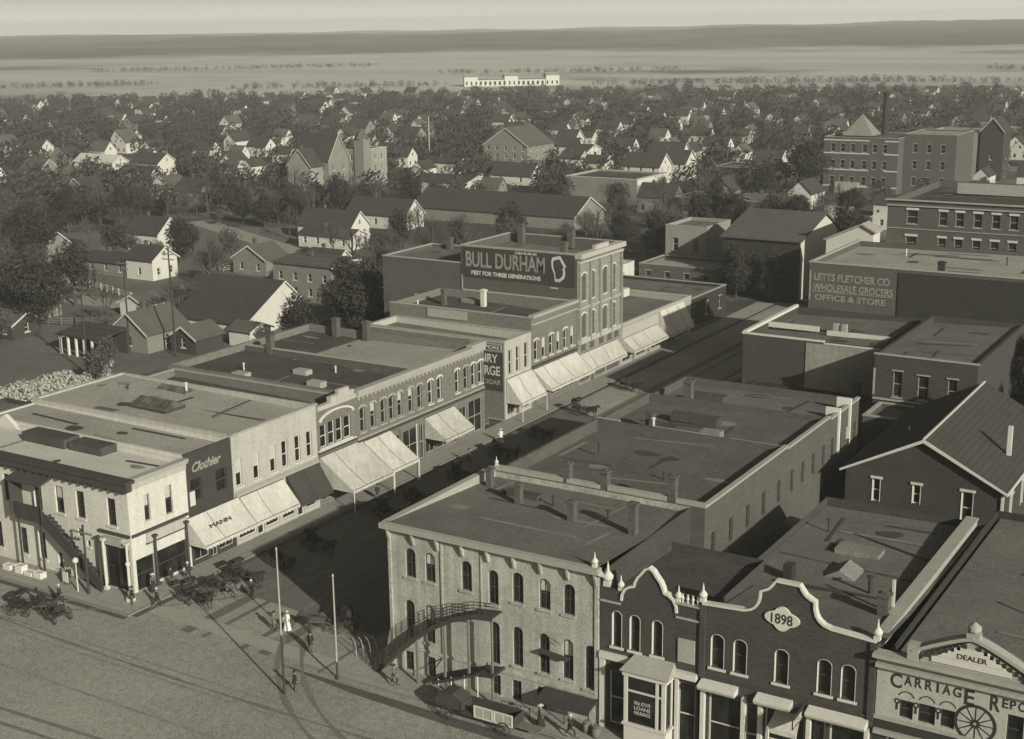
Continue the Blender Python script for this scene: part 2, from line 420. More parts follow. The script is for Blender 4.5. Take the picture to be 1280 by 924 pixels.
def skylight(parent, x0, x1, y0, y1, z, h):
    k = MB(); k.box(x0, x1, y0, y1, z, z + h * .5)
    a = k.build('skylight', M['darktrim'], parent)
    g = MB(); xm = (x0 + x1) / 2
    A, B, C_, D = (x0, y0, z + h * .5 + .003), (x1, y0, z + h * .5 + .003), (x1, y1, z + h * .5 + .003), (x0, y1, z + h * .5 + .003)
    p, q = (x0 + .4, (y0 + y1) / 2, z + h), (x1 - .4, (y0 + y1) / 2, z + h)
    g.quad(A, B, q, p); g.quad(C_, D, p, q); g.poly([B, C_, q]); g.poly([D, A, p]); g.build('pane', M['glass2'], a)
    bars = MB(); n = max(3, int((x1 - x0) / .8))
    for i in range(n + 1):
        f = i / n
        bars.tube(Vector(A).lerp(Vector(B), f) + Vector((0, 0, .03)), Vector(p).lerp(Vector(q), f) + Vector((0, 0, .03)), .035, .035, 4)
        bars.tube(Vector(D).lerp(Vector(C_), f) + Vector((0, 0, .03)), Vector(p).lerp(Vector(q), f) + Vector((0, 0, .03)), .035, .035, 4)
    bars.build('glazing_bar', M['darktrim'], a)

def awning(label, y0, y1, zt, zb, proj, m, xw=-90, stripes=0, post=False, side=True, scallop=True, group='shop awnings over the west pavement', txt=None, sag=.2):
    t = thing('awning', label, 'awning', (xw, (y0 + y1) / 2, zb), group)
    k = MB(); n = 10; ny = max(4, int((y1 - y0) / .8)); th = .03
    def P(i, j, d=0):
        f = i / n; y = y0 + (y1 - y0) * j / ny
        s = sag * math.sin(math.pi * f) * (.75 + .5 * math.sin(j * 2.3 + y0) ** 2)
        return (xw + .08 + proj * f + d, y, zt + (zb - zt) * f - s + d)
    for i in range(n):
        for j in range(ny):
            k.quad(P(i, j), P(i + 1, j), P(i + 1, j + 1), P(i, j + 1))
    k.build('canvas', m, t)
    v = MB(); xo = xw + .08 + proj
    nn = max(6, int((y1 - y0) / .45))
    for j in range(nn):
        ya, yb = y0 + (y1 - y0) * j / nn, y0 + (y1 - y0) * (j + 1) / nn; ym = (ya + yb) / 2
        v.poly([(xo + .01, ya, zb), (xo + .01, yb, zb), (xo + .02, yb, zb - .28), (xo + .03, ym, zb - .42), (xo + .02, ya, zb - .28)])
    v.build('valance', m, t)
    if side:
        for y in (y0, y1): MB().poly([(xw + .08, y, zt), (xo, y, zb), (xo, y, zb - .25), (xw + .08, y, zb - .25)]).build('side_flap', m, t)
    f = MB()
    for j in range(3, ny - 1, 5):
        for i in range(n): f.tube(Vector(P(i, j)) + Vector((.01, 0, .02)), Vector(P(i + 1, j)) + Vector((.01, 0, .02)), .022, .022, 4, False)
    f.tube((xo, y0, zb), (xo, y1, zb), .035, .035, 6); f.tube((xw + .08, y0, zt), (xw + .08, y1, zt), .05, .05, 6)
    for y in (y0 + .05, y1 - .05): f.tube((xw + .06, y, zb - .2), (xo, y, zb - .02), .03, .03, 6)
    f.build('frame', M['iron'], t)
    if post:
        for y in (y0 + .1, y1 - .1):
            MB().tube((xo + .06, y, .15), (xo + .06, y, zb + .1), .06, .06, 8).build('post', M['trim'], t)
    if txt:
        a = math.atan2(zt - zb, proj); up = Vector((-math.cos(a), 0, math.sin(a))); nn_ = Vector((math.sin(a), 0, math.cos(a)))
        text(txt[0], t, Vector((xw + .08 + proj * .5, txt[1], (zt + zb) / 2)) + nn_ * .05, ((0, 1, 0), nn_), txt[2], txt[3], M['darkpaint'], up=up)
    return t

def shopfront(parent, x0, L_, zt, dirs, p0, n=3, m=None, style='shop', z0=.15, margin=.35):
    """openings for a shop front: wide plate windows and a door"""
    ops = []; w = (L_ - margin * 2) / n
    for i in range(n):
        a = x0 + margin + i * w
        ops.append((a + .12, a + w - .12, z0 + (.45 if i != n // 2 else .02), zt))
    return ops

# ------------------------------------------------------------------ setting: terrain, streets
def sh(x, a): return math.sinh(x * a) / math.sinh(a)
def hill(x, y):
    r = math.hypot(x, y); h = 0
    if r > 2300:
        f = min(1, (r - 2300) / 1500); f = f * f * (3 - 2 * f)
        h = f * (31 + 3.2 * math.sin(x * .0093 + y * .0041) + 2.2 * math.sin(x * .017 - y * .011 + 2) + 1.6 * math.sin(y * .023 + x * .031) + 5 * math.sin(x * .0011 + 1.2) + 4 * math.sin(y * .0017 + x * .0009) + 2.5 * math.sin(x * .0043 - y * .0031) + .006 * (x + 1500))
    # the nearer rise on the right
    d = math.hypot((x + 180) / 520, (y - 2250) / 420)
    if d < 1: h += 17 * (1 - d * d) ** 2
    return h
def terrain():
    n = 230; vs = []; fs = []
    for j in range(n + 1):
        for i in range(n + 1):
            x, y = 6000 * sh(i / n * 2 - 1, 2.4), 6000 * sh(j / n * 2 - 1, 2.4)
            vs.append((x, y, hill(x, y)))
    for j in range(n):
        for i in range(n): k = j * (n + 1) + i; fs.append([k, k + 1, k + n + 2, k + n + 1])
    b = MB(); b.add(vs, fs)
    m = bpy.data.materials.new('town_ground_and_fields'); m.use_nodes = True
    nt = m.node_tree; N = nt.nodes; L = nt.links; bs = N['Principled BSDF']; bs.inputs['Roughness'].default_value = 1; bs.inputs['Specular IOR Level'].default_value = .1
    geo = N.new('ShaderNodeNewGeometry')
    def nz(scale, detail, vec):
        k = N.new('ShaderNodeTexNoise'); k.inputs['Scale'].default_value = scale; k.inputs['Detail'].default_value = detail; k.inputs['Roughness'].default_value = .6; L.new(vec, k.inputs['Vector']); return k.outputs['Fac']
    def ramp(s, p0, p1, c0, c1):
        k = N.new('ShaderNodeMapRange'); k.inputs[1].default_value = p0; k.inputs[2].default_value = p1; k.inputs[3].default_value = c0; k.inputs[4].default_value = c1; k.interpolation_type = 'SMOOTHSTEP'; L.new(s, k.inputs[0]); return k.outputs[0]
    def mt(op, a, b_):
        k = N.new('ShaderNodeMath'); k.operation = op
        for i, s in enumerate((a, b_)):
            if isinstance(s, (int, float)): k.inputs[i].default_value = s
            else: L.new(s, k.inputs[i])
        return k.outputs[0]
    def mix(f, a, b_): return mt('ADD', mt('MULTIPLY', a, mt('SUBTRACT', 1.0, f)), mt('MULTIPLY', b_, f))
    pos = geo.outputs['Position']
    ln = N.new('ShaderNodeVectorMath'); ln.operation = 'LENGTH'; L.new(pos, ln.inputs[0]); r = ln.outputs['Value']
    mp = N.new('ShaderNodeMapping'); mp.inputs['Rotation'].default_value = (0, 0, R_(-32)); mp.inputs['Scale'].default_value = (.0011, .0042, .0011); L.new(pos, mp.inputs[0])
    strips = nz(1.0, 4, mp.outputs[0])
    wob = nz(.002, 3, pos); rr = mt('ADD', r, mt('MULTIPLY', mt('SUBTRACT', wob, .5), 900))
    town = mix(ramp(nz(.02, 5, pos), .42, .62, 0, 1), .06, .16)
    town = mt('MULTIPLY', town, ramp(nz(.5, 5, pos), .2, .8, .6, 1.4))
    fields = mix(ramp(nz(.0028, 7, pos), .52, .66, 0, 1), ramp(strips, .36, .62, .32, .44), .13)
    hills = ramp(nz(.0016, 7, pos), .40, .62, .01, .10)
    v = mix(ramp(rr, 930, 1080, 0, 1), town, fields)
    v = mix(ramp(rr, 2330, 2600, 0, 1), v, hills)
    sc = N.new('ShaderNodeVectorMath'); sc.operation = 'SCALE'; sc.inputs[0].default_value = (1, .99, .88); L.new(v, sc.inputs['Scale']); L.new(sc.outputs[0], bs.inputs['Base Color'])
    o = b.build('ground', m); tag(o, kind='structure')
    for p in o.data.polygons: p.use_smooth = True
terrain()

def sheet(name, pts, z, m, kind='structure'):
    o = MB().poly([(x, y, z) for x, y in pts]).build(name, m); return tag(o, kind=kind)
street_m = mat('dusty_street', .245, .42, .055, 1.3)
sheet('street', [(-87.2, 77), (-87.2, 234), (-65.2, 234), (-65.2, 77), (40, 77), (40, 20), (-260, 20), (-260, 77)], .03, street_m)
main_shade = mat('shade_darkened_main_street', .115, .3, .12, 1.3)  # darker street colour that deepens the shadow on the shaded stretch
sheet('roadway', [(-87.2, 86), (-65.2, 84.5), (-65.2, 152), (-87.2, 152)], .0325, main_shade)
mud = mat('wheel_worn_dirt', .12, .3, .25, 1.5)
yard = mat('bare_yard_soil', .12, .45, .10, 1.2)
sheet('yard', [(-150, 128), (-150, 240), (-262, 262), (-300, 180), (-210, 110)], .02, yard)
sheet('dirt_lane', [(-262, 262), (-259, 268), (-150, 215), (-150, 208)], .028, mat('pale_lane', .25, .2, .2, 1.5))
sheet('dirt_lane', [(-330, 166), (-330, 174), (-150, 180), (-150, 174)], .028, MATS['pale_lane'])
for (x0, x1, y0, y1) in ((-90, -87.2, 80.5, 232), (-260, -87.2, 77, 80.5), (-65.2, -61, 77, 232), (-61, 40, 77, 80.5)):
    w = MB(); w.box(x0, x1, y0, y1, -.1, .15); tag(w.build('pavement', M['walk']), kind='structure')
for (x0, x1, y0, y1) in ((-87.2, -86.9, 76.7, 232), (-260, -87.2, 76.7, 77), (-65.5, -65.2, 76.7, 232), (-65.2, 40, 76.7, 77)):
    w = MB(); w.box(x0, x1, y0, y1, -.1, .17); tag(w.build('kerb', M['kerb']), kind='structure')
sheet('gutter', [(-86.9, 77), (-86.9, 232), (-86.2, 232), (-86.2, 77)], .036, M['gutter'])
sheet('gutter', [(-69.5, 76.4), (-61, 76.2), (-52, 76.1), (-30, 76.2), (-30, 75.0), (-52, 74.9), (-61, 75.3), (-66, 75.9)], .036, M['gutter'])
sheet('gutter', [(-140, 76.7), (-86.9, 76.7), (-86.9, 76.1), (-140, 76.1)], .036, M['gutter'])
# crossings and ruts of packed earth between the corners
sheet('crossing', [(-86.2, 78.4), (-86.2, 80.2), (-65.5, 79.2), (-65.5, 77.4)], .038, mat('packed_crossing', .28, .15, .3, 2))
for k, (x, w_) in enumerate(((-80.5, 1.2), (-78.4, .5), (-74.0, .6), (-71.8, 1.1))):
    sheet('wheel_rut', [(x - w_ / 2, 77), (x + w_ / 2, 77), (x + w_ / 2 + .6, 232), (x - w_ / 2 + .6, 232)], .034, mud)
for k, (y, w_) in enumerate(((71.5, .3), (69.9, .25), (65.2, .3))):
    sheet('wheel_rut', [(-200, y), (-200, y + w_), (40, y + w_ - .8), (40, y - .8)], .034 + .001 * k, mat('faint_rut', .205, .4, .2, 1.5))

tr = mat('soft_track', .15, .3, .3, 2.0)
for k, (xa, ya, xb, yb, xc, yc, w_) in enumerate(((-150, 66, -82, 68, -79.5, 96, .35), (-150, 64.4, -80, 66, -77.9, 96, .35), (-20, 62, -72, 64, -73.5, 92, .4), (-20, 60.4, -74, 62, -75.2, 92, .4), (-130, 58, -70, 60, 10, 66, .3), (-130, 56.4, -70, 58.4, 10, 64.4, .3), (-110, 72, -80, 69, -40, 71, .3), (-105, 52, -70, 54, -20, 70, .3))):
    L1, R1 = [], []
    for i in range(25):
        f = i / 24; p = Vector((xa, ya)) * (1 - f) ** 2 + Vector((xb, yb)) * 2 * f * (1 - f) + Vector((xc, yc)) * f * f
        d = (Vector((xb - xa, yb - ya)) * (1 - f) + Vector((xc - xb, yc - yb)) * f).normalized(); nn = Vector((-d.y, d.x)) * w_ * (.5 + .25 * math.sin(i * 1.7 + k)); L1.append(p + nn); R1.append(p - nn)
    b = MB()
    for i in range(24): b.quad((*L1[i], .041 + k * .0015), (*L1[i + 1], .041 + k * .0015), (*R1[i + 1], .041 + k * .0015), (*R1[i], .041 + k * .0015))
    tag(b.build('wheel_rut', tr), kind='structure')
# ------------------------------------------------------------------ west side of the street
XW = -90.0
# L1 pale corner building
t = thing('corner_building', 'pale two storey corner building with dark cornice and an outside stair on its near wall', 'building', (-90, 80.5, 0))
up = [(x0 + 130 - .55, x0 + 130 + .55, 6.25, 8.9) for x0 in (-114.5, -111.0, -106.3, -99.05, -96.25, -92.2)]
lo = [(x0 + 130 - .5, x0 + 130 + .5, 1.1, 3.8) for x0 in (-114.2, -111.5, -108.3, -104.7, -102.1)]
small = [(-99.7 + 130 - .3, -99.7 + 130 + .3, .6, 2.2), (-96.6 + 130 - .35, -96.6 + 130 + .35, 4.4, 5.2), (-95.6 + 130 - .25, -95.6 + 130 + .25, 3.6, 4.2)]
door = [(-102.6 + 130, -101.5 + 130, 6.0, 8.6)]
corner = [(-93.6 + 130, -90.4 + 130, .15, 4.3)]
eE = [(1.9, 2.6, 6.5, 9.0), (4.5, 5.4, 6.3, 9.0)]
eLow = [(.4, 2.6, .15, 3.2), (2.9, 6.7, .35, 3.2)]
block(t, -130, -90, 80.5, 87.8, 10.9, M['pale'], M['gravel2'], None, up + lo + small + door + corner, eE + eLow, ph=.25, slope=-.15)
windows(t, (-130, 80.5, 0), S_, up[:3] + up[4:], 'bank'); windows(t, (-130, 80.5, 0), S_, [up[3]], 'bankblind')
windows(t, (-130, 80.5, 0), S_, lo + small, 'bank'); windows(t, (-130, 80.5, 0), S_, door + corner, 'dark')
windows(t, (-90, 80.5, 0), E_, eE, 'bankblind'); windows(t, (-90, 80.5, 0), E_, eLow, 'dark')
c = MB()
c.box(-130, -89.3, 79.85, 80.497, 10.05, 10.75); c.box(-130, -89.2, 79.7, 80.8, 10.752, 11.05); c.build('cornice', M['darktrim'], t)
c = MB(); c.box(-89.997, -89.6, 80.503, 87.75, 10.55, 10.75); c.box(-90.3, -89.5, 80.803, 87.8, 10.753, 11.0); c.build('cornice', M['greytrim'], t)
c = MB(); c.box(-130, -89.95, 80.36, 80.497, 9.65, 10.047); c.box(-89.997, -89.86, 80.503, 87.75, 9.9, 10.547); c.build('frieze', M['white'], t)
for k in range(26):
    pass
c = MB()
for k in range(40): c.box(-129.6 + k, -129.35 + k, 79.95, 80.494, 9.75, 10.047)
c.build('dentil_row', M['darktrim'], t)
c = MB(); c.box(-89.997, -89.8, 80.6, 87.6, 5.45, 5.7); c.box(-94, -90.0, 80.3, 80.497, 5.45, 5.7); c.build('belt', M['darktrim'], t)
c = MB(); c.box(-89.997, -89.82, 82.2, 87.4, 4.3, 4.42); c.build('sign_rail', M['darktrim'], t)
c = MB(); c.box(-89.997, -89.85, 82.3, 87.3, 4.422, 5.35); c.build('sign_board', M['white'], t)
for x, y, m in ((-93.0, 79.9, 'trim'), (-90.2, 80.1, 'trim'), (-89.6, 83.0, 'darktrim'), (-89.6, 87.0, 'darktrim'), (-93.9, 80.1, 'darktrim')):
    k = MB(); k.tube((x, y, .15), (x, y, 4.9), .13, .11, 10); k.box(x - .2, x + .2, y - .2, y + .2, .15, .45); k.box(x - .2, x + .2, y - .2, y + .2, 4.9, 5.1); k.build('column', M[m], t)
MB().box(-93.3, -91.0, 80.25, 80.49, 4.42, 5.2).build('sign_board', M['greytrim'], t)
# roof things
for (x0, x1, y0, y1, h) in ((-109.2, -103.2, 85.0, 87.0, .9), (-102.8, -98.3, 85.2, 87.2, .75)):
    k = MB(); k.box(x0, x1, y0, y1, 10.3, 10.6 + h); k.build('roof_hatch', M['tar3'], t)
k = MB(); k.prism([(-116.5, 87.2, 10.6), (-112.5, 87.2, 10.6), (-114.5, 87.2, 11.9)], (0, .5, 0)); k.build('rear_gablet', M['trim'], t)
# outside stair: a boarded flight falling to the right, a dark hood over the landing
s = MB(); n = 18
for i in range(n):
    f0 = i / n; x = -100.4 + 7.6 * f0; z = 5.9 * (1 - f0)
    s.box(x, x + 7.6 / n + .06, 79.2, 80.45, z - .32, z - .22); s.box(x, x + .05, 79.2, 80.45, z - .3, z + .05)
st = s.build('stair', M['darkwood'], t)
r = MB()
r.prism([(-100.4, 79.15, 5.4), (-92.8, 79.15, -.0), (-92.8, 79.15, 1.25), (-100.4, 79.15, 7.0)], (0, .06, 0)); r.prism([(-103.9, 79.15, 5.4), (-100.41, 79.15, 5.4), (-100.41, 79.15, 7.0), (-103.9, 79.15, 7.0)], (0, .06, 0))
r.build('balustrade', M['darkwood'], t)
r = MB(); r.box(-103.9, -100.4, 79.2, 80.45, 5.5, 5.72); r.box(-103.8, -103.65, 79.3, 79.45, 0, 5.5); r.box(-100.75, -100.6, 79.3, 79.45, 0, 5.5); r.build('landing', M['darkwood'], t)
r = MB(); r.prism([(-104.3, 80.49, 9.9), (-104.3, 78.8, 9.3), (-104.3, 78.8, 9.15), (-104.3, 80.49, 9.6)], (4.7, 0, 0)); r.box(-104.1, -103.98, 78.9, 79.02, 5.7, 9.2); r.box(-99.9, -99.78, 78.9, 79.02, 5.7, 9.2)
r.quad((-104.1, 79.0, 5.7), (-104.1, 80.4, 5.7), (-104.1, 80.4, 9.4), (-104.1, 79.0, 9.2)); r.build('landing_hood', M['canvasdark'], t)

# L2 dark sign-wall shop
t = thing('shop_building', 'narrow dark fronted shop with a white script sign high on its front', 'building', (-90, 91, 0), 'shop buildings on the west side of the street')
ops = [(.5, 2.0, 6.4, 8.6), (3.9, 5.4, 6.4, 8.6)]; lo2 = [(.4, 2.4, .5, 3.3), (2.6, 3.6, .16, 3.3), (3.8, 5.8, .5, 3.3)]
block(t, -118, -90.3, 87.82, 94.0, 11.15, M['pale'], M['gravel'], None, (), (), ph=.12, slope=-.3)
w = MB(); wall(w, (-90.05, 87.82, 0), E_, 6.18, 0, 11.3, ops + lo2, .22); w.quad((-90.05, 87.82, 11.3), (-90.05, 94, 11.3), (-90.28, 94, 11.3), (-90.28, 87.82, 11.3)); w.quad((-90.05, 87.82, 0), (-90.05, 87.82, 11.3), (-90.28, 87.82, 11.3), (-90.28, 87.82, 0)); w.quad((-90.28, 87.82, 11.1), (-90.28, 94, 11.1), (-90.28, 94, 11.3), (-90.28, 87.82, 11.3)); w.build('front_wall', M['darkpaint'], t)
windows(t, (-90.05, 87.82, 0), E_, ops, 'dark'); windows(t, (-90.05, 87.82, 0), E_, lo2, 'shop')
text('Clothier', t, (-90.05, 90.6, 9.75), E_, 3.9, .95, M['faded'], 'sign_lettering', .06, shear=.35, up=(0, .03, 1), bold=.02)
MB().box(-90.04, -89.95, 88.1, 88.75, 6.1, 7.5).build('notice_board', M['trim'], t)
# white L3
t = thing('shop_building', 'white painted two storey shop with tall windows, grey roof and skylights', 'building', (-90, 100, 0), 'shop buildings on the west side of the street')
xs = (.85, 3.4, 5.9, 7.7, 9.75, 11.6)
ops = [(x - .45, x + .45, 6.1, 8.9) for x in xs]; sf = [(.4, 3.0, 3.9, 4.8), (3.3, 5.9, 3.9, 4.8)] + [(.4, 2.9, .6, 3.6), (3.1, 4.1, .16, 3.6), (4.3, 6.4, .6, 3.6), (6.9, 9.0, .6, 4.4), (9.3, 10.3, .16, 4.4), (10.6, 12.4, .6, 4.4)]
block(t, -118.5, -90, 94.03, 106.9, 11.5, M['white'], M['gravel'], None, (), ops + sf, ph=.2, slope=-.5)
windows(t, (-90, 94.03, 0), E_, ops, lambda i: 'whiteblind' if i < 3 else 'white'); windows(t, (-90, 94.03, 0), E_, sf, 'shopw')
c = MB(); c.box(-89.997, -89.75, 94.1, 106.85, 5.2, 5.5); c.box(-89.997, -89.85, 94.1, 106.85, 5.502, 5.62); c.build('belt', M['greytrim'], t)
c = MB(); c.box(-90.2, -89.7, 94.03, 106.9, 11.503, 11.68); c.build('cornice', M['greytrim'], t)
skylight(t, -107.6, -102.4, 97.6, 100.6, 10.6, 1.5); skylight(t, -110.6, -106.2, 104.2, 106.0, 10.5, 1.1)
k = MB(); k.box(-110.5, -107.5, 92.5 + 2, 94.1 + 2, 10.4, 11.2); k.build('roof_hatch', M['tar2'], t)
k = MB(); k.box(-114.0, -109.5, 97.2, 98.2, 10.35, 10.9); k.build('roof_hatch', M['tar3'], t)
k = MB(); k.path([(-118, 100.9, 10.62), (-90.6, 100.9, 11.12)], .06, 4); k.build('roof_seam', M['tar3'], t)
pipe(t, -106.5, 104.9, 10.6, 1.5, .14, M['trim']); pipe(t, -113.0, 102.5, 10.5, 1.1)
# L4 arched window shop
t = thing('shop_building', 'narrow shop front with a stepped white parapet over a wide arched window', 'building', (-90, 110, 0), 'shop buildings on the west side of the street')
ops = [(.5, 1.6, 6.5, 9.0), (1.85, 2.95, 6.5, 9.1), (3.2, 4.3, 6.5, 9.1), (4.55, 5.75, 6.5, 9.0)]; sf = [(.4, 2.3, .6, 4.2), (2.6, 3.6, .16, 4.2), (3.9, 6.1, .6, 4.2)]
block(t, -117, -90, 106.93, 113.55, 10.6, M['midbrick'], M['tar3'], M['greytrim'], (), ops + sf, ph=.8, slope=-.5, coping=.1)
windows(t, (-90, 106.93, 0), E_, ops, 'white'); windows(t, (-90, 106.93, 0), E_, sf, 'shop')
c = MB(); c.box(-90.4, -89.75, 107.0, 113.5, 10.703, 11.15); c.box(-90.35, -89.8, 109.2, 113.2, 11.153, 11.75); c.box(-90.3, -89.85, 110.6, 112.4, 11.753, 12.2); c.build('parapet', M['white'], t)
c = MB(); A = arc(3.3, 5.9, 10.35, .95, 16); B = arc(3.3, 5.4, 10.15, .85, 16)
for k in range(16): c.prism([(-89.997, 106.93 + A[k][0], A[k][1]), (-89.997, 106.93 + A[k + 1][0], A[k + 1][1]), (-89.997, 106.93 + B[k + 1][0], B[k + 1][1]), (-89.997, 106.93 + B[k][0], B[k][1])], (.18, 0, 0))
c.build('arch_band', M['trim'], t)
c = MB(); c.box(-89.997, -89.8, 107.0, 113.5, 5.9, 6.15); c.build('belt', M['darktrim'], t)
c = MB(); c.box(-89.997, -89.85, 107.0, 113.5, 6.152, 6.3); c.build('sill_course', M['trim'], t)
# L5 long brick row
t = thing('brick_block', 'long brick two storey shop block with a pale cornice and a row of narrow windows', 'building', (-90, 126, 0), 'shop buildings on the west side of the street')
xs = (1.2, 3.1, 5.0, 6.6, 8.2, 10.3, 12.1, 14.3, 16.2, 20.0, 21.9, 23.6, 25.2)
ops = [(x - .45, x + .45, 6.45, 9.3, .18) for x in xs]
sf = [(.5, 4.2, .6, 4.3), (4.5, 5.5, .16, 4.3), (5.8, 8.2, .6, 4.3), (8.6, 11.5, .5, 4.4), (11.8, 12.8, .16, 4.4), (13.1, 15.0, .5, 4.4), (15.4, 18.6, .5, 4.3), (19, 20, .16, 4.3), (20.4, 22.0, .5, 4.3), (22.4, 25.5, .4, 4.6)]
block(t, -118, -90, 113.58, 139.6, 11.0, M['midbrick'], M['tar3'], None, (), ops + sf, ph=.9, slope=-.6)
windows(t, (-90, 113.58, 0), E_, ops, lambda i: 'brickw' if i in (7, 8, 9, 11, 12) else ('brickb' if i in (1, 4, 5) else 'brick')); windows(t, (-90, 113.58, 0), E_, sf, 'shop')
c = MB(); c.box(-90.4, -89.5, 113.6, 139.55, 11.003, 11.45); c.box(-90.2, -89.65, 113.6, 139.55, 10.6, 10.95); c.box(-90.4, -89.55, 136.4, 139.55, 11.453, 11.75); c.build('cornice', M['greytrim'], t)
c = MB()
for k in range(34): c.box(-89.997, -89.75, 113.9 + k * .76, 114.1 + k * .76, 10.25, 10.597)
c.build('cornice_bracket', M['greytrim'], t)
c = MB(); c.box(-89.997, -89.75, 113.6, 139.5, 5.35, 5.7); c.build('belt', M['darktrim'], t)
c = MB(); c.box(-89.997, -89.8, 113.6, 139.5, 5.702, 5.85); c.build('belt', M['greytrim'], t)
c = MB(); c.quad((-117.6, 127.0, 9.75), (-90.5, 127.0, 10.25), (-90.5, 139.2, 10.25), (-117.6, 139.2, 9.75)); c.build('roof', M['gravel'], t)
c = MB(); c.box(-117.6, -90.4, 126.5, 126.95, 9.0, 10.75); c.build('party_wall', M['sidebrick'], t)
c = MB(); c.box(-117.65, -90.4, 126.45, 127.0, 10.753, 10.85); c.build('coping', M['greytrim'], t)
for x, y in ((-112.5, 138.6), (-107.6, 138.8), (-113.5, 126.7)): chimney(t, x, y, 9.5, 12.3, .4)
for x, y in ((-109.5, 116.9), (-104.0, 121.5), (-99.0, 118.0)): k = MB(); k.box(x - 1.0, x + 1.0, y - .6, y + .6, 9.2, 10.35); k.build('roof_hatch', M['greytrim'], t)
pipe(t, -111, 119, 9.3, 1.4, .1, M['trim']); pipe(t, -101, 124, 9.4, 1.0, .1, M['trim'])
# L6 with the cigar sign
t = thing('shop_building', 'pale three window shop with a dark painted cigar advertisement on its side wall', 'building', (-90, 148, 0), 'shop buildings on the west side of the street')
ops = [(.9, 1.8, 5.9, 9.2), (2.75, 3.65, 5.9, 9.3), (4.85, 5.85, 5.9, 9.4)]; sf = [(.5, 2.4, .6, 3.9), (2.7, 3.7, .16, 3.9), (4.0, 6.1, .6, 3.9)]
block(t, -112, -90, 144.6, 151.2, 10.5, M['white'], M['tar2'], M['greytrim'], (), ops + sf, ph=.8, slope=-.4, coping=.1)
windows(t, (-90, 144.6, 0), E_, ops, 'white'); windows(t, (-90, 144.6, 0), E_, sf, 'shop')
MB().box(-112, -90.15, 144.54, 144.597, .2, 10.3).build('side_wall', M['midbrick'], t)
b = MB().box(-98.5, -90.25, 144.48, 144.537, 3.9, 9.0).build('painted_sign', M['darkpaint'], t)
MB().box(-95.2, -90.4, 144.48, 144.537, 9.15, 10.15).build('sign_border', M['greytrim'], t)
MB().box(-95.0, -90.6, 144.465, 144.478, 9.3, 10.0).build('sign_field', M['darkpaint'], t)
text('SMOKE', t, (-90.75, 144.465, 9.65), S_, 2.5, .5, M['letter'], 'sign_lettering', .015, bold=.02, align='RIGHT')
text('HENRY', t, (-91.0, 144.48, 8.15), S_, 4.3, 1.15, M['letter'], 'sign_lettering', .02, bold=.02, align='RIGHT')
text('GEORGE', t, (-90.65, 144.48, 6.55), S_, 5.2, 1.25, M['letter'], 'sign_lettering', .02, bold=.02, align='RIGHT')
text('5¢ CIGAR', t, (-90.55, 144.48, 4.95), S_, 4.0, .8, M['faded'], 'sign_lettering', .02, bold=.02, align='RIGHT')
# a board stair in the alley
k = MB()
for i in range(12): k.box(-96 + i * .45, -95.5 + i * .45, 140.2, 141.4, 4.6 - i * .38, 4.75 - i * .38)
k.prism([(-96.2, 141.45, 4.4), (-90.6, 141.45, .1), (-90.6, 141.45, 1.1), (-96.2, 141.45, 5.5)], (0, .06, 0))
tag(k.build('alley_stair', M['wood']), 'boarded wooden stair in the narrow gap beside the cigar advertisement', 'stair')
# L7
t = thing('brick_block', 'dark brick two storey shop block below the big tobacco advertisement', 'building', (-90, 157, 0), 'shop buildings on the west side of the street')
ops = [(x - .5, x + .5, 6.4, 9.2, .2) for x in (1.3, 3.3, 5.3, 7.3, 9.2, 11.2)]; sf = [(.5, 3.4, .6, 3.8), (3.8, 4.9, .16, 3.8), (5.3, 8.2, .6, 3.8), (8.6, 12.0, .6, 3.8)]
block(t, -113, -90, 151.23, 163.75, 12.3, M['midbrick'], M['tar3'], None, (), ops + sf, ph=1.0, slope=-.8)
windows(t, (-90, 151.23, 0), E_, ops, lambda i: ('brickw', 'whiteblind')[i % 2]); windows(t, (-90, 151.23, 0), E_, sf, 'shop')
c = MB(); c.box(-90.4, -89.6, 151.25, 163.7, 12.303, 12.7); c.box(-89.997, -89.8, 151.25, 163.7, 11.3, 11.5); c.build('cornice', M['greytrim'], t)
c = MB(); c.box(-89.997, -89.8, 151.25, 163.7, 5.5, 5.8); c.build('belt', M['darktrim'], t)
c = MB(); c.box(-113, -90.5, 151.2, 151.65, 12.303, 12.42); c.box(-106.5, -100, 151.1, 151.2, 11.0, 12.2); c.build('coping', M['greytrim'], t)
for x, y, m in ((-103.3, 160.5, 'trim'), (-108.4, 158.0, 'sidebrick')): chimney(t, x, y, 10.5, 13.2, .32, M[m])
pipe(t, -110.5, 154.5, 10.5, 1.6, .14, M['trim']); k = MB(); k.box(-107.5, -104.5, 161.0, 162.6, 10.4, 11.6); k.build('roof_hatch', M['clap2'], t)
# L8 three storey advertisement building
t = thing('brick_block', 'tall three storey brick building with a big tobacco advertisement painted on its side', 'building', (-90, 170, 0), 'shop buildings on the west side of the street')
r1 = [(x - .62, x + .62, 6.9, 10.3, .25) for x in (1.9, 4.4, 8.2, 10.8)]; r2 = [(x - .62, x + .62, 12.2, 16.0, .3) for x in (1.9, 4.4, 8.2, 10.8)]
sf = [(.6, 3.6, .5, 3.9), (4.0, 5.0, .16, 3.9), (5.4, 8.4, .5, 3.9), (8.8, 12.7, .5, 3.9)]; tr = [(x, x + 1.5, 4.9, 5.9) for x in (1.0, 3.6, 6.4, 9.0, 11.2)]
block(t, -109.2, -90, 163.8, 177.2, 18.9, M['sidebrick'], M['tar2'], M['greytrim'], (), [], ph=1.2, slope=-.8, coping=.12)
w = MB(); wall(w, (-89.94, 163.8, 0), E_, 13.4, 0, 18.4, r1 + r2 + sf + tr, .3); w.build('front_wall', M['palebrick'], t)
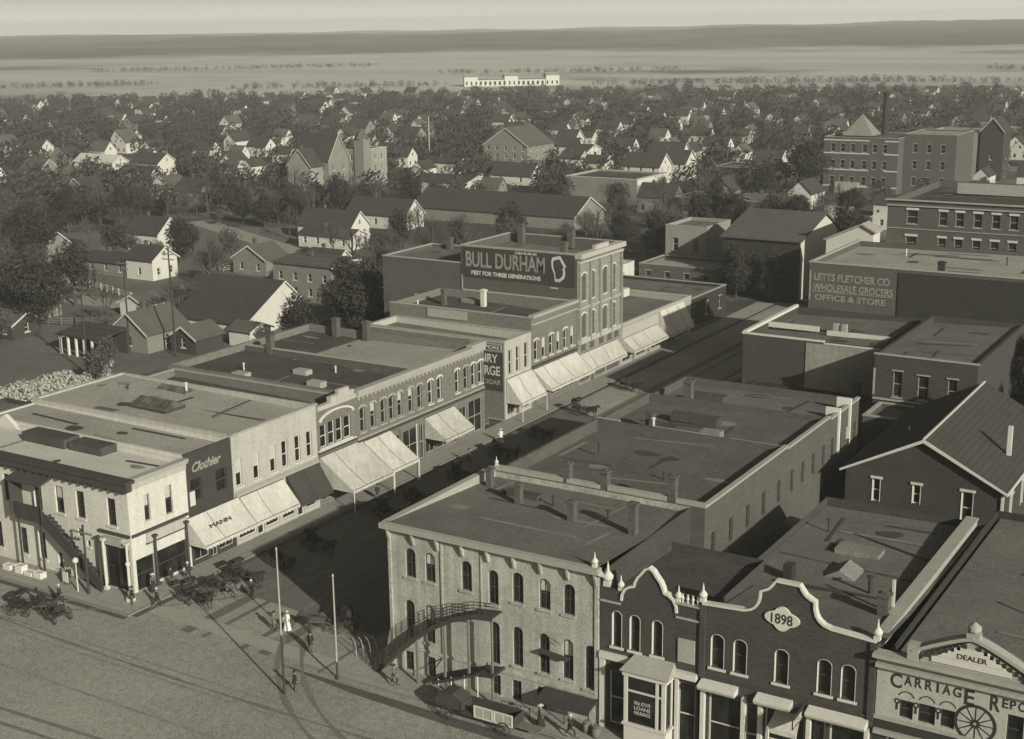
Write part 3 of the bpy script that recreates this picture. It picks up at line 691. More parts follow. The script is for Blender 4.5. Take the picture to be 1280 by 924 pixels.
windows(t, (-89.94, 163.8, 0), E_, r1 + r2, 'brickw'); windows(t, (-89.94, 163.8, 0), E_, sf, 'shop'); windows(t, (-89.94, 163.8, 0), E_, tr, 'shop')
c = MB(); c.box(-90.3, -89.2, 163.75, 177.25, 18.3, 19.0); c.box(-90.2, -89.5, 163.9, 177.1, 17.6, 17.9); c.box(-90.1, -89.6, 168.5, 172.5, 19.003, 19.6)
c.build('cornice', M['white'], t)
c = MB()
for y in (163.95, 167.2, 170.05, 173.6, 176.7): c.box(-89.935, -89.6, y, y + .35, 6.0, 17.6)
c.build('pilaster', M['palebrick'], t)
MB().box(-89.935, -89.65, 163.85, 177.1, 6.1, 6.75).build('frieze', M['white'], t)
MB().box(-89.935, -89.7, 163.85, 177.1, 11.0, 11.4).build('belt', M['greytrim'], t)
for x, y in ((-106.5, 176.4), (-98.0, 176.6), (-92.5, 164.6)): chimney(t, x, y, 17.5, 20.2, .45)
# painted advertisement
YS = 163.8
MB().box(-108.9, -90.3, YS - .05, YS - .003, 14.25, 18.75).build('painted_sign', M['darkpaint'], t)
k = MB(); k.box(-109.1, -90.3, YS - .06, YS - .003, 12.3, 12.52); k.box(-109.15, -108.95, YS - .06, YS - .003, 12.522, 14.6); k.box(-109.1, -90.3, YS - .06, YS - .003, 18.78, 18.92); k.build('sign_border', M['greytrim'], t)
text('BULL DURHAM', t, (-101.7, YS - .05, 17.0), S_, 13.2, 2.25, M['faded'], 'sign_lettering', .02, bold=.015)
text('GENUINE', t, (-98.2, YS - .05, 18.45), S_, 3.6, .34, M['letter'], 'sign_lettering', .02, bold=.02)
text('BEST FOR THREE GENERATIONS', t, (-101.6, YS - .05, 15.05), S_, 11.6, .62, M['letter'], 'sign_lettering', .02, bold=.035)
P_ = [(-.95, 1.65), (.25, 1.95), (.6, 1.45), (.75, 1.2), (.95, .9), (1.25, .55), (.95, .2), (1.1, -.4), (.9, -1.2), (.2, -1.75), (-.55, -1.75), (-.75, -.6), (-1.1, .3), (-1.15, 1.2)]
Q_ = [(x * .72 - .05, z * .76) for x, z in P_]
k = MB()
for i in range(len(P_)):
    j = (i + 1) % len(P_); k.prism([(-92.9 + P_[i][0], YS - .052, 16.6 + P_[i][1]), (-92.9 + P_[j][0], YS - .052, 16.6 + P_[j][1]), (-92.9 + Q_[j][0], YS - .052, 16.6 + Q_[j][1]), (-92.9 + Q_[i][0], YS - .052, 16.6 + Q_[i][1])], (0, -.015, 0))
k.lathe((0, 0, 0), [(.001, 0), (.002, .001)], 3)
k.build('painted_pouch', M['letter'], t)
MB().box(-94.2, -93.0, YS - .06, YS - .052, 13.85, 14.02).build('sign_border', M['letter'], t)
# rear wing of the advertisement building
t = thing('rear_wing', 'dark windowless brick wing behind the big tobacco advertisement', 'building', (-116, 170, 0))
block(t, -123.5, -109.25, 163.9, 177, 16.2, M['sidebrick'], M['tar2'], M['greytrim'], (), [], ph=.5, coping=.14)
MB().box(-117.6, -117.25, 163.6, 163.897, 3.0, 11.0).build('flue', M['greytrim'], t)
chimney(t, -110.5, 176.2, 15.6, 17.8, .5); chimney(t, -119.5, 176.2, 15.6, 17.4, .4)
# L9 and the low shops beyond
t = thing('low_shop', 'low one storey shop row with a flat dark roof beyond the tall brick building', 'building', (-90, 188, 0), 'shop buildings on the west side of the street')
sf = [(.6, 3.4, .5, 3.4), (3.8, 4.8, .16, 3.4), (5.2, 8.6, .5, 3.4), (9, 10, .16, 3.4), (10.4, 14, .5, 3.4), (14.5, 17.5, .5, 3.4), (18, 19, .16, 3.4), (19.5, 24.5, .5, 3.4)]
block(t, -116, -90, 177.3, 202.5, 6.3, M['greytrim'], M['tar2'], M['white'], (), sf, ph=.6, slope=-.4, coping=.2)
windows(t, (-90, 177.3, 0), E_, sf, 'shop')
c = MB(); c.box(-89.997, -89.8, 177.4, 190, 4.3, 5.9); c.build('sign_board', M['white'], t)
c = MB(); c.box(-89.997, -89.85, 190.4, 199.2, 4.0, 6.1); c.build('sign_board', M['trim'], t)
c = MB(); c.box(-110, -100, 198, 200, 6, 7.3); c.build('roof_hatch', M['trim'], t)

def AW(*a, **k): return awning(*a, **k)
AW('long white awning with a few dark letters beside the corner building', 87.3, 94.4, 5.1, 2.8, 2.35, M['canvas'], txt=('MANN', 90.6, 2.8, .42))
AW('plain white awning under the windows of the white painted shop', 94.7, 101.2, 5.0, 2.7, 2.1, M['canvas'])
AW('black drop awning at the far end of the white painted shop', 101.6, 106.7, 5.4, 2.5, 2.0, M['canvasdark'])
AW('broad grey white awning sloping below the arched window shop', 107.1, 114.3, 5.6, 2.6, 4.3, M['canvas2'], post=True)
AW('bright white awning with raised posts at the start of the long brick block', 114.5, 119.4, 5.5, 2.7, 4.1, M['canvas'], post=True)
AW('small pale striped awning halfway along the long brick block', 126.4, 132.6, 5.0, 2.8, 3.0, M['canvas2'])
AW('deep white awning under the pale shop with the cigar advertisement', 144.8, 151.2, 5.5, 2.6, 2.3, M['canvas'], post=True)
AW('long white awning below the dark brick block beside the tall building', 151.6, 163.4, 5.3, 3.0, 2.9, M['canvas'], sag=.3)
AW('white awning at the foot of the tall three storey brick building', 164.4, 176.0, 4.6, 2.5, 1.7, M['canvas2'], sag=.1)
AW('pale low awning over the first of the low shops', 177.8, 189.6, 4.2, 2.5, 2.0, M['canvas2'])
AW('steep white awning at the far end of the low shops', 190.4, 199.4, 6.0, 2.4, 2.0, M['canvas'])

# further west-side buildings up the street
def simple(label, x0, x1, y0, y1, h, wm, rm, name='brick_block', cat='building', nS=0, nE=0, st='brick', floors=1, group=None, cop='greytrim', ph=.5, fh=4.0, wh=2.2, ww=.55, slope=0):
    t = thing(name, label, cat, ((x0 + x1) / 2, y0, 0), group)
    oS = [((x1 - x0) * (i + .5) / nS - ww, (x1 - x0) * (i + .5) / nS + ww, 1.2 + f * fh, 1.2 + f * fh + wh) for f in range(floors) for i in range(nS)]
    oE = [((y1 - y0) * (i + .5) / nE - ww, (y1 - y0) * (i + .5) / nE + ww, 1.2 + f * fh, 1.2 + f * fh + wh) for f in range(floors) for i in range(nE)]
    block(t, x0, x1, y0, y1, h, M[wm], M[rm], M[cop] if cop else None, oS, oE, ph=ph, slope=slope)
    windows(t, (x0, y0, 0), S_, oS, st); windows(t, (x1, y0, 0), E_, oE, st)
    return t
GB = 'plain buildings along the far end of the main street'
simple('grey two storey building beyond the low shops with one tall window', -117, -108, 250, 262, 10.2, 'greystucco', 'tar2', nS=2, floors=2, wh=2.6, group=GB)
simple('low shed with a pale dusty roof where the street bends', -116, -100, 236, 247, 4.6, 'sidebrick', 'gravel', nS=4, nE=2, group=GB)
simple('long low building with a pale roof far up the street', -152, -122, 330, 344, 5.0, 'sidebrick', 'gravel', nS=5, group=GB)
simple('low dark building with a row of small windows past the long low roof', -166, -136, 388, 402, 7.0, 'blackwall', 'tar', nS=6, nE=2, group=GB)
simple('small white fronted shop at the far left of the street end', -124, -117, 226, 236, 5.0, 'pale', 'tar', nS=2, nE=1, group=GB)
simple('square dark brick store on the far west corner', -116, -92, 205, 222, 4.8, 'blackwall', 'tar2', nE=3, group=GB)

# ------------------------------------------------------------------ east side: the hotel corner and the roofs behind it
GE = 'flat roofed store buildings behind the corner hotel'
t = thing('hotel', 'pale stuccoed corner hotel with arched windows and a curved outside stair', 'building', (-61, 80.5, 0))
X0 = -61.0
up = [(c - .48 - X0, c + .48 - X0, 8.2, 10.6, .42) for c in (-59.0, -57.15, -53.8, -49.25, -46.95, -44.9)] + [(-51.4 - .45 - X0, -51.4 + .45 - X0, 7.6, 10.35, .4)]
lo = [(c - .45 - X0, c + .45 - X0, 3.05, 6.25, .4) for c in (-59.2, -57.3, -49.3, -47.0, -45.0)] + [(-51.35 - .45 - X0, -51.35 + .45 - X0, 2.75, 6.2, .4), (-43.15 - .45 - X0, -43.15 + .45 - X0, 2.7, 6.2, .4)]
ba = [(c - .42 - X0, c + .42 - X0, .2, 1.85) for c in (-59.4, -57.3, -51.3, -49.45, -47.25)]
oE = [(i * 2.6 + 1.2, i * 2.6 + 2.2, z, z + 2.4, .4) for i in range(5) for z in (3.2, 8.0)]
w = MB(); wall(w, (X0, 80.5, 0), S_, 18.6, 0, 12.0, up + lo + ba, .3); wall(w, (-42.4, 96.2, 0), N_, 18.6, 0, 12)
w2 = MB(); wall(w2, (-42.4, 80.5, 0), E_, 15.7, 0, 12.0); w2.build('side_wall', M['redbrick'], t)
wall(w, (X0, 96.2, 0), W_, 15.7, 0, 12.0, oE, .3); w.build('wall', M['stucco'], t)
windows(t, (X0, 80.5, 0), S_, up + lo + ba, lambda i: 'hotelb' if i in (1, 4, 8, 11) else 'hotel'); windows(t, (X0, 96.2, 0), W_, oE, 'hotel')
c = MB()
c.prism([(-61.55, 79.95, 12.25), (-61.55, 79.95, 12.0), (-61.2, 80.3, 11.8), (-61.2, 80.497, 11.8), (-61.55, 80.497, 12.25)], (19.3, 0, 0))
c.box(-61.55, -42.3, 79.93, 80.6, 12.253, 12.42)
c.box(-61.6, -61.003, 80.603, 96.2, 11.9, 12.42); c.build('cornice', M['greytrim'], t)
for i in range(9):
    x = -60.95 + i * 2.28
    k = MB(); k.prism([(x, 80.494, 10.9), (x, 80.3, 11.0), (x, 80.1, 11.6), (x, 80.02, 11.97), (x, 80.494, 11.97)], (.16, 0, 0)); k.build('bracket', M['stucco'], t)
c = MB(); c.box(-61, -42.4, 80.38, 80.497, 2.2, 2.42); c.box(-56.1, -55.95, 80.38, 80.497, 2.423, 11.7); c.box(-61.05, -60.8, 80.36, 80.497, 0, 11.7); c.box(-42.75, -42.45, 80.38, 80.497, 2.423, 11.7); c.box(-52.5, -52.4, 80.42, 80.497, 6.6, 11.7); c.build('band_course', M['stucco'], t)
rb = MB().quad((-61.3, 80.5, 12.43), (-42.5, 80.5, 12.43), (-42.5, 96.2, 11.5), (-61.3, 96.2, 11.5)); patches(rb, -61, -42.6, 81, 96, lambda x, y: 12.43 - .93 * (y - 80.5) / 15.7); rb.build('roof', [M['tar2'], M['patch_dark'], M['patch_pale']], t)
for x, y, h, s in ((-59.8, 93.4, 1.2, .27), (-55.1, 90.4, 1.5, .27), (-49.3, 88.9, 1.5, .29), (-43.8, 88.6, 2.4, .3)): chimney(t, x, y, 11.5, 11.9 + h, s)
pipe(t, -52.5, 91.5, 11.6, .9); pipe(t, -47.2, 91.0, 11.6, .8)
k = MB(); k.box(-57.5, -54.3, 91.9, 92.9, 11.6, 12.1); k.build('roof_hatch', M['tar3'], t)
# two corner finials
finial(t, -42.75, 80.4, 12.43, .72); finial(t, -41.95, 80.9, 11.0, 1.15)
# curved outside stair of boards
def curve(f):
    # from pavement at the left, rising and levelling to the landing at the window
    pts = [(-61.7, .2), (-59.8, 2.2), (-57.9, 3.9), (-56.0, 5.35), (-54.2, 6.4), (-52.4, 7.1), (-50.6, 7.3)]
    f *= len(pts) - 1; i = min(int(f), len(pts) - 2); g = f - i
    return Vector((pts[i][0] + (pts[i + 1][0] - pts[i][0]) * g, 0, pts[i][1] + (pts[i + 1][1] - pts[i][1]) * g))
def curved_stair(f0=0.0):
    s = MB(); r = MB(); n = 40
    for i in range(n):
        a, b = curve(i / n), curve((i + 1) / n)
        s.box(a.x, b.x + .02, 79.0, 80.45, a.z - .1, a.z - .02)
        r.prism([(a.x, 78.95, a.z - .32), (b.x, 78.95, b.z - .32), (b.x, 78.95, b.z + .12), (a.x, 78.95, a.z + .12)], (0, .06, 0))
        for hh in (.35, .6, .85, 1.1): r.tube((a.x, 78.98, a.z + hh), (b.x, 78.98, b.z + hh), .035, .035, 5)
        if i % 2 == 0: r.tube((a.x, 78.98, a.z - .2), (a.x, 78.98, a.z + 1.12), .03, .03, 5)
    s.build('stair', M['darkwood'], t); r.build('balustrade', M['darkwood'], t)
    p = MB()
    for x in (-57.6, -55.0, -52.8, -50.7): p.box(x - .08, x + .08, 79.0, 79.16, .1, curve((x + 61.7) / 11.1).z - .3)
    p.build('post', M['wood'], t)
curved_stair()
k = MB(); k.prism([(-62.0, 80.3, .15), (-61.7, 80.3, .15), (-61.25, 80.3, 1.4), (-61.05, 80.3, 3.4), (-61.3, 80.3, 2.6), (-61.55, 80.3, 1.3)], (0, .3, 0)); k.build('newel', M['stucco'], t)
# low porch roof over the basement door and a canopy to the right
r = MB(); r.prism([(-56.2, 80.48, 2.1), (-56.2, 78.6, 1.35), (-56.2, 78.6, 1.25), (-56.2, 80.48, 1.95)], (0, 0, 0.001)); 
r.prism([(-56.0, 78.6, .9), (-54.5, 78.6, 1.5), (-51.8, 78.6, 2.6), (-50.4, 78.6, 2.75), (-50.4, 78.6, 2.55), (-51.8, 78.6, 2.4), (-54.5, 78.6, 1.25), (-56.0, 78.6, .65)], (0, 1.85, 0)); r.build('porch_roof', M['darkwood'], t)
r = MB()
for x in (-55.4, -54.2, -53.0, -51.8): r.tube((x, 78.7, .15), (x, 78.7, 1.0 + (x + 56) * .38), .05, .05, 6)
r.build('porch_post', M['palewood'], t)
r = MB(); r.prism([(-46.9, 80.48, 2.05), (-46.9, 79.1, 1.75), (-46.9, 79.1, 1.65), (-46.9, 80.48, 1.9)], (4.4, 0, 0)); r.box(-46.9, -42.5, 79.06, 79.12, 1.35, 1.78)
for x in (-46.7, -44.6, -42.6): r.tube((x, 79.2, .1), (x, 79.2, 1.65), .05, .05, 6)
r.build('canopy', M['darkwood'], t)
r = MB()
for z in (.6, 1.0): r.tube((-49.6, 78.6, z), (-47.2, 78.6, z), .03, .03, 5)
for x in (-49.6, -48.8, -48, -47.2): r.tube((x, 78.6, .1), (x, 78.6, 1.05), .03, .03, 5)
r.build('railing', M['iron'], t)
r = MB(); r.prism([(-47.2, 80.46, 4.9), (-44.9, 80.46, 4.7), (-44.9, 80.46, 4.85), (-47.2, 80.46, 5.05)], (0, -.5, 0)); r.tube((-46.6, 80.1, 6.35), (-45.4, 80.1, 5.9), .03, .03, 5); r.build('fire_ladder', M['darkwood'], t)

def east(label, x0, x1, y0, y1, h, wm, rm, slope=.6, ph=.5, nE=5, zE=((7.4, 9.5),), st='dark', cop=None, nW=5):
    t = thing('store_building', label, 'building', ((x0 + x1) / 2, y0, 0), GE)
    oE = [((y1 - y0) * (i + .5) / nE - .42, (y1 - y0) * (i + .5) / nE + .42, a, b) for a, b in zE for i in range(nE)]
    block(t, x0, x1, y0, y1, h, M[wm], M[rm], M[cop] if cop else None, (), oE, ph=ph, slope=slope, pt=.3)
    windows(t, (x1, y0, 0), E_, oE, st)
    return t
t = east('flat dark roofed store with broad pale coping and chimneys right behind the corner hotel', -61, -41.2, 96.25, 114.9, 12.1, 'sidebrick', 'tar', .7)
c = MB(); c.box(-61.1, -54.3, 96.2, 96.7, 12.103, 12.5); c.box(-53.9, -50.7, 96.2, 96.7, 12.103, 12.45); c.box(-50.0, -44.6, 96.2, 96.7, 12.103, 12.5); c.box(-43.8, -41.1, 96.2, 96.7, 12.103, 12.4)
c.box(-41.55, -41.1, 96.703, 114.9, 12.103, 12.3); c.build('coping', M['greytrim'], t)
for x, h in ((-54.0, 1.3), (-50.4, 1.2), (-44.2, 1.8)): chimney(t, x, 96.6, 11.3, 12.3 + h, .33)
finial(t, -61.0, 96.4, 12.5, .5)
pipe(t, -56.5, 107.0, 11.3, .9); pipe(t, -48.0, 103.0, 11.2, .7)
t = east('flat dark roofed store with a low hatch, second behind the corner hotel', -61, -41.2, 114.95, 126.6, 11.9, 'sidebrick', 'tar', .5, nE=4)
c = MB(); c.box(-61.1, -58.5, 114.9, 115.35, 11.903, 12.1); c.box(-55.0, -48.2, 114.9, 115.3, 11.903, 12.05); c.box(-47, -41.1, 114.9, 115.3, 11.903, 12.02); c.box(-41.5, -41.1, 115.303, 126.6, 11.903, 12.1); c.build('coping', M['greytrim'], t)
k = MB(); k.box(-50.2, -48.2, 113.6 + 2, 115.2 + 1.5, 11.2, 12.2); k.build('roof_hatch', M['clap2'], t)
chimney(t, -56.2, 117.2, 11.2, 12.5, .35); pipe(t, -55.4, 116.3, 11.2, 1.2, .13, M['trim'])
k = MB(); k.box(-55.5, -50.5, 120.4, 121.6, 11.2, 12.0); k.build('roof_hatch', M['tar3'], t)
t = east('flat dark roofed store with a pale side chimney, third behind the corner hotel', -61, -41.2, 126.65, 136.0, 11.6, 'sidebrick', 'tar2', .4, nE=4)
c = MB(); c.box(-61.1, -56, 126.6, 127.0, 11.603, 11.75); c.box(-54, -44, 126.6, 126.95, 11.603, 11.7); c.box(-41.5, -41.1, 127.003, 136, 11.603, 11.8); c.build('coping', M['greytrim'], t)
chimney(t, -56.6, 127.2, 11.0, 13.4, .42); k = MB(); k.box(-57.2, -53.2, 128.2, 129.8, 10.9, 11.9); k.build('roof_hatch', M['tar3'], t)
k = MB(); k.box(-42.5, -41.0, 129.2, 129.5, 7.5, 12.2); k.box(-42.5, -41.0, 132.6, 132.9, 7.5, 12.4); k.build('porch_post', M['palewood'], t)
t = thing('store_building', 'low one storey store with a dark roof in the gap between the taller roofs', 'building', (-51, 136, 0), GE)
block(t, -61, -43, 136.05, 156.8, 6.2, M['blackwall'], M['tar3'], None, (), [], ph=.4, slope=.3)
pipe(t, -50.0, 144.0, 5.6, 1.2, .12, M['trim']); pipe(t, -56.5, 147.0, 5.6, 1.0); chimney(t, -47.2, 154.5, 5.4, 8.0, .4)
t = thing('store_building', 'two storey store with a bright zigzag parapet edge facing the gap', 'building', (-53, 157, 0), GE)
block(t, -62.6, -45.5, 156.9, 175.8, 12.1, M['redbrick'], M['tar2'], None, (), [], ph=.5, slope=.5)
c = MB(); c.box(-62.75, -52.2, 156.82, 157.2, 12.103, 12.3); c.box(-52.2, -45.4, 156.82, 157.2, 11.9, 12.1); c.box(-62.75, -62.25, 157.203, 175.8, 12.103, 12.45); c.box(-62.2, -55.5, 164.5, 164.8, 11.55, 12.2); c.box(-54.2, -45.6, 163.8, 164.1, 11.4, 12.0); c.build('coping', M['trim'], t)
MB().box(-54.4, -45.55, 156.78, 156.897, 3.0, 11.85).build('side_wall', M['greystucco'], t)
for x in (-53.5, -52.4): MB().box(x - .3, x + .3, 165.0, 165.6, 11.4, 12.7).build('chimney', M['greytrim'], t)
t = thing('store_building', 'rear wing with three windows beside the dark gap in the east row', 'building', (-38, 150, 0), GE)
oS = [(2.2, 3.2, 8.4, 11.4), (5.0, 6.2, 8.4, 11.2), (8.3, 9.3, 8.4, 11.2)]
block(t, -43.9, -32.5, 150, 174, 13.1, M['redbrick'], M['tar2'], None, oS, [], ph=.5, slope=.4)
windows(t, (-43.9, 150, 0), S_, oS, 'brick')
c = MB(); c.box(-44, -32.4, 149.92, 150.3, 13.103, 13.25); c.box(-43.9, -37.5, 149.8, 149.997, 7.9, 8.1); c.box(-43.95, -43.75, 149.9, 149.997, 8.4, 11.5); c.build('coping', M['greytrim'], t)
t = thing('store_building', 'low lean-to with a pale ledge below the three windowed rear wing', 'building', (-38, 146, 0), GE)
block(t, -43, -33, 143.5, 149.7, 7.6, M['sidebrick'], M['tar2'], M['greytrim'], (), [], ph=.4)
# Wholesale warehouse
t = thing('warehouse', 'big flat roofed wholesale warehouse with faded white lettering on its side', 'building', (-50, 176, 0))
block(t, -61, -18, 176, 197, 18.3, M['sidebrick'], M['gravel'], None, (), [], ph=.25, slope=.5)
c = MB(); c.box(-61.1, -17.9, 175.9, 176.3, 18.303, 18.5); c.box(-61.1, -60.7, 176.303, 197, 18.303, 18.5); c.build('coping', M['greytrim'], t)
MB().box(-48.9, -18, 175.85, 175.997, 0, 17.9).build('dark_wall', M['blackwall'], t)  # darker brick sheet over the right part of the wall
text('LETTS FLETCHER CO', t, (-55.2, 175.99, 16.45), S_, 10.2, 1.0, M['faded'], 'wall_lettering', .02, bold=.02)
text('WHOLESALE GROCERS', t, (-55.0, 175.99, 15.05), S_, 10.8, 1.0, M['faded'], 'wall_lettering', .02, bold=.02)
text('OFFICE & STORE', t, (-55.3, 175.99, 13.7), S_, 9.6, .8, M['faded'], 'wall_lettering', .02, bold=.02)
MB().box(-60.6, -49.6, 175.96, 175.997, 14.42, 14.5).build('rule_line', M['faded'], t)
MB().box(-60.95, -60.75, 175.94, 175.997, 13.2, 17.3).build('corner_strip', M['faded'], t)
chimney(t, -43.9, 177.4, 17.8, 19.3, .4, M['blackwall']); pipe(t, -38, 188, 17.8, 1.0); pipe(t, -52, 190, 17.8, .8, .1, M['trim'])
# upper right brick building
t = thing('brick_block', 'long brick building with white window heads behind the wholesale warehouse', 'building', (-50, 230, 0))
cs = (4.2, 9.3, 12.0, 14.9, 17.8, 20.6, 23.5, 26.4, 29.3)
ops = [(x - (.9 if i == 0 else .65), x + (.9 if i == 0 else .65), z, z + 2.3) for z in (12.1, 16.5) for i, x in enumerate(cs)]
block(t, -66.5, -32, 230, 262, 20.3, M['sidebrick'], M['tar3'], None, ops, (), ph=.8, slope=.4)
windows(t, (-66.5, 230, 0), S_, ops, 'ware')
c = MB(); c.box(-66.9, -31.6, 229.6, 230.4, 20.303, 20.5); c.box(-66.7, -31.8, 229.7, 229.997, 19.4, 19.6); c.build('cornice', M['greytrim'], t)
c = MB(); c.box(-66.5, -32, 229.85, 229.997, 15.6, 15.72); c.build('string_course', M['greytrim'], t)
c = MB(); c.box(-60, -32, 250, 250.4, 19.5, 21.4); c.build('parapet', M['greytrim'], t)
c = MB()
for i in range(6): c.box(-67.0, -66.503, 232 + i * 3.4, 233 + i * 3.4, 11.5 + (i % 2), 17.5)
c.build('side_shutter', M['greytrim'], t)
t = thing('gabled_shed', 'dark gabled shed closing the street end beside the wholesale warehouse', 'shed', (-91, 237, 0))
t0 = ('gabled_house', 'bright white gabled shed wall showing behind the wholesale warehouse roof', 'house', (-75, 226, 0))
k = MB(); wall(k, (-84, 237, 0), E_, 20, 0, 11); k.poly([(-84, 237, 11), (-84, 257, 11), (-84, 250, 14.2)]); k.build('gable_wall', M['clap'], t); k = MB(); wall(k, (-99, 237, 0), S_, 15, 0, 11); wall(k, (-99, 257, 0), W_, 20, 0, 11); wall(k, (-84, 257, 0), N_, 15, 0, 11); k.build('wall', M['blackwall'], t)
k = MB(); k.prism([(-99.4, 236.4, 10.8), (-99.4, 250, 14.4), (-99.4, 257.6, 10.9), (-99.4, 257.6, 11.15), (-99.4, 250, 14.7), (-99.4, 236.4, 11.1)], (15.8, 0, 0)); k.build('roof', M['shingle2'], t)

t = thing(*t0); k = MB(); wall(k, (-75.6, 226, 0), S_, 8.1, 0, 13.4); wall(k, (-67.5, 226, 0), E_, 3.8, 0, 15.2); k.poly([(-75.6, 226, 13.4), (-67.5, 226, 13.4), (-67.5, 226, 15.2), (-69.5, 226, 16.2)]); k.build('wall', M['clap'], t)
k = MB(); k.prism([(-76, 225.6, 13.3), (-69.5, 225.6, 16.3), (-67, 225.6, 15.0), (-67, 225.6, 15.25), (-69.5, 225.6, 16.6), (-76, 225.6, 13.6)], (0, 4.2, 0)); k.build('roof', M['gravel'], t)
# ------------------------------------------------------------------ the facades along the cross street
# narrow gabled shop
t = thing('shop_building', 'narrow dark brick shop with a small curved gable and a projecting bay window', 'building', (-38.5, 80.5, 0))
X0 = -42.35
ops = [(.95, 1.75, 6.65, 9.4, .35), (2.35, 3.2, 6.65, 9.4, .38), (4.1, 4.95, 6.7, 9.4, .38)]
sf = [(.75, 2.2, .5, 4.7), (6.15, 7.5, .3, 5.2)]
w = MB(); wall(w, (X0, 80.5, 0), S_, 7.7, 0, 10.3, ops + sf, .32); wall(w, (-34.65, 80.5, 0), E_, 12, 0, 10.3); wall(w, (-34.65, 92.5, 0), N_, 7.7, 0, 10.3); wall(w, (X0, 92.5, 0), W_, 12, 0, 10.3)
G = [(-40.55, 10.3), (-40.5, 10.75), (-40.3, 11.15), (-39.95, 11.4), (-39.6, 11.5), (-39.5, 11.85), (-39.3, 12.25), (-39.0, 12.6), (-38.75, 12.95), (-38.5, 13.1)]
G = G + [(-77.0 - x, z) for x, z in G[:-1][::-1]]
w.prism([(x, 80.5, z) for x, z in G], (0, .35, 0)); w.box(-42.35, -40.56, 80.503, 80.85, 10.303, 11.0); w.box(-36.44, -34.65, 80.503, 80.85, 10.303, 11.0)
w.build('wall', M['redbrick'], t)
k = coping_strip(G, 80.36, .5, .17)
k.build('gable_coping', M['trim'], t)
k = MB(); k.box(-36.4, -34.65, 80.35, 80.9, 11.003, 11.12); k.box(-36.4, -34.7, 80.38, 80.497, 9.95, 10.08); k.box(-42.3, -40.7, 80.38, 80.497, 9.95, 10.08); k.build('coping', M['greytrim'], t)
windows(t, (X0, 80.5, 0), S_, ops, 'deep'); windows(t, (X0, 80.5, 0), S_, sf, 'shopw')
finial(t, -40.75, 80.6, 11.003, .72); finial(t, -36.3, 80.6, 11.13, .75)
for i in range(2):
    k = MB()
    for j in range(4): k.lathe((-36.0 + j * .38, 80.62, 11.15), [(.09, 0), (.05, .1), (.12, .3), (.05, .5), (.1, .6)], 8)
    if i == 0: k.build('balustrade', M['trim'], t)
MB().box(-36.2, -34.95, 80.38, 80.497, 6.75, 8.5).build('sign_board', M['greytrim'], t)
MB().quad((-42.3, 80.9, 10.0), (-34.7, 80.9, 10.0), (-34.7, 92.4, 9.6), (-42.3, 92.4, 9.6)).build('roof', M['tar3'], t)
for bx in ((-42.3, -39.9, 80.2), (-36.4, -34.7, 80.1)): MB().box(bx[0], bx[1], bx[2], 80.497, 5.62, 6.1).build('shop_cornice', M['trim'], t)
for bx in ((-42.3, -41.9), (-36.35, -36.1)): MB().box(bx[0], bx[1], 80.3, 80.497, .15, 5.6).build('shop_pier', M['trim'], t)
# bay window
bx0, bx1, by = -39.75, -36.5, 79.2
k = MB()
k.box(bx0, bx1, by, 80.4, .3, 1.55)
for x in (bx0 + .12, bx1 - .2): k.box(x - .14, x + .14, by + .005, by + .22, 1.6, 5.35)
k.box(bx1 - .8, bx1 - .6, by + .005, by + .2, 1.6, 5.35)
k.box(bx0 - .12, bx1 + .12, by - .12, 80.4, 1.552, 1.72); k.box(bx0 + .27, bx1 - .35, by + .02, by + .12, 4.15, 4.28); k.box(bx0 - .1, bx1 + .1, by - .1, 80.4, 5.352, 5.7)
k.box(bx1 - .22, bx1 - .02, 80.2, 80.38, 1.73, 5.35)
bay = k.build('bay_window', M['trim'], t)
MB().box(bx0 + .1, bx1 - .1, by + .1, 80.35, 1.73, 5.34).build('pane', M['glass'], bay)
k = MB(); k.prism([(bx0 - .25, by - .25, 5.71), (bx1 + .25, by - .25, 5.71), (bx1 + .25, 80.45, 5.71), (bx0 - .25, 80.45, 5.71)], (0, 0, .06))
A, B, C_, D = (bx0 - .25, by - .25, 5.775), (bx1 + .25, by - .25, 5.775), (bx1 + .05, 80.47, 6.5), (bx0 + .25, 80.47, 6.5)
k.quad(A, B, C_, D); k.poly([B, (bx1 + .25, 80.47, 5.775), C_]); k.poly([(bx0 - .25, 80.47, 5.775), A, D]); k.build('bay_roof', M['greytrim'], bay)
for i, s_ in enumerate(('REAL ESTATE', 'LOANS', 'INSURANCE')): text(s_, t, (-38.35, by + .09, 3.35 - i * .38), S_, 1.25, .26, M['letter'], 'window_lettering', .012, up=(0, 0, 1))
# 1898 building
t = thing('brick_block', 'dark brick building with a scrolled white edged gable and a white 1898 plaque', 'building', (-28.5, 80.5, 0))
X0 = -34.55
ops = [(c - .5 - X0, c + .5 - X0, 6.9, 9.4, .42) for c in (-33.3, -31.65, -28.7, -25.75, -24.15)]
sf = [(.7, 3.1, .5, 4.9), (3.4, 4.5, .16, 4.9), (4.8, 7.6, .3, 4.9), (7.9, 9.0, .16, 4.9), (9.3, 11.7, .5, 4.9)]
w = MB(); wall(w, (X0, 80.5, 0), S_, 12.2, 0, 11.35, ops + sf, .34); wall(w, (-22.35, 80.5, 0), E_, 30, 0, 9.6); wall(w, (-22.35, 110.5, 0), N_, 13.5, 0, 9.6); wall(w, (-35.85, 110.5, 0), W_, 18, 0, 9.6)
H = [(.8, 14.1), (.95, 13.8), (1.2, 13.5), (1.55, 13.3), (1.78, 13.22), (1.80, 12.75), (1.92, 12.3), (2.15, 11.95), (2.5, 11.7), (3.0, 11.55), (6.0, 11.36)]
cx = -28.45
H2 = [(cx + d, z) for d, z in H]; H1 = [(cx - d, z) for d, z in H[::-1]]; G = H1 + H2
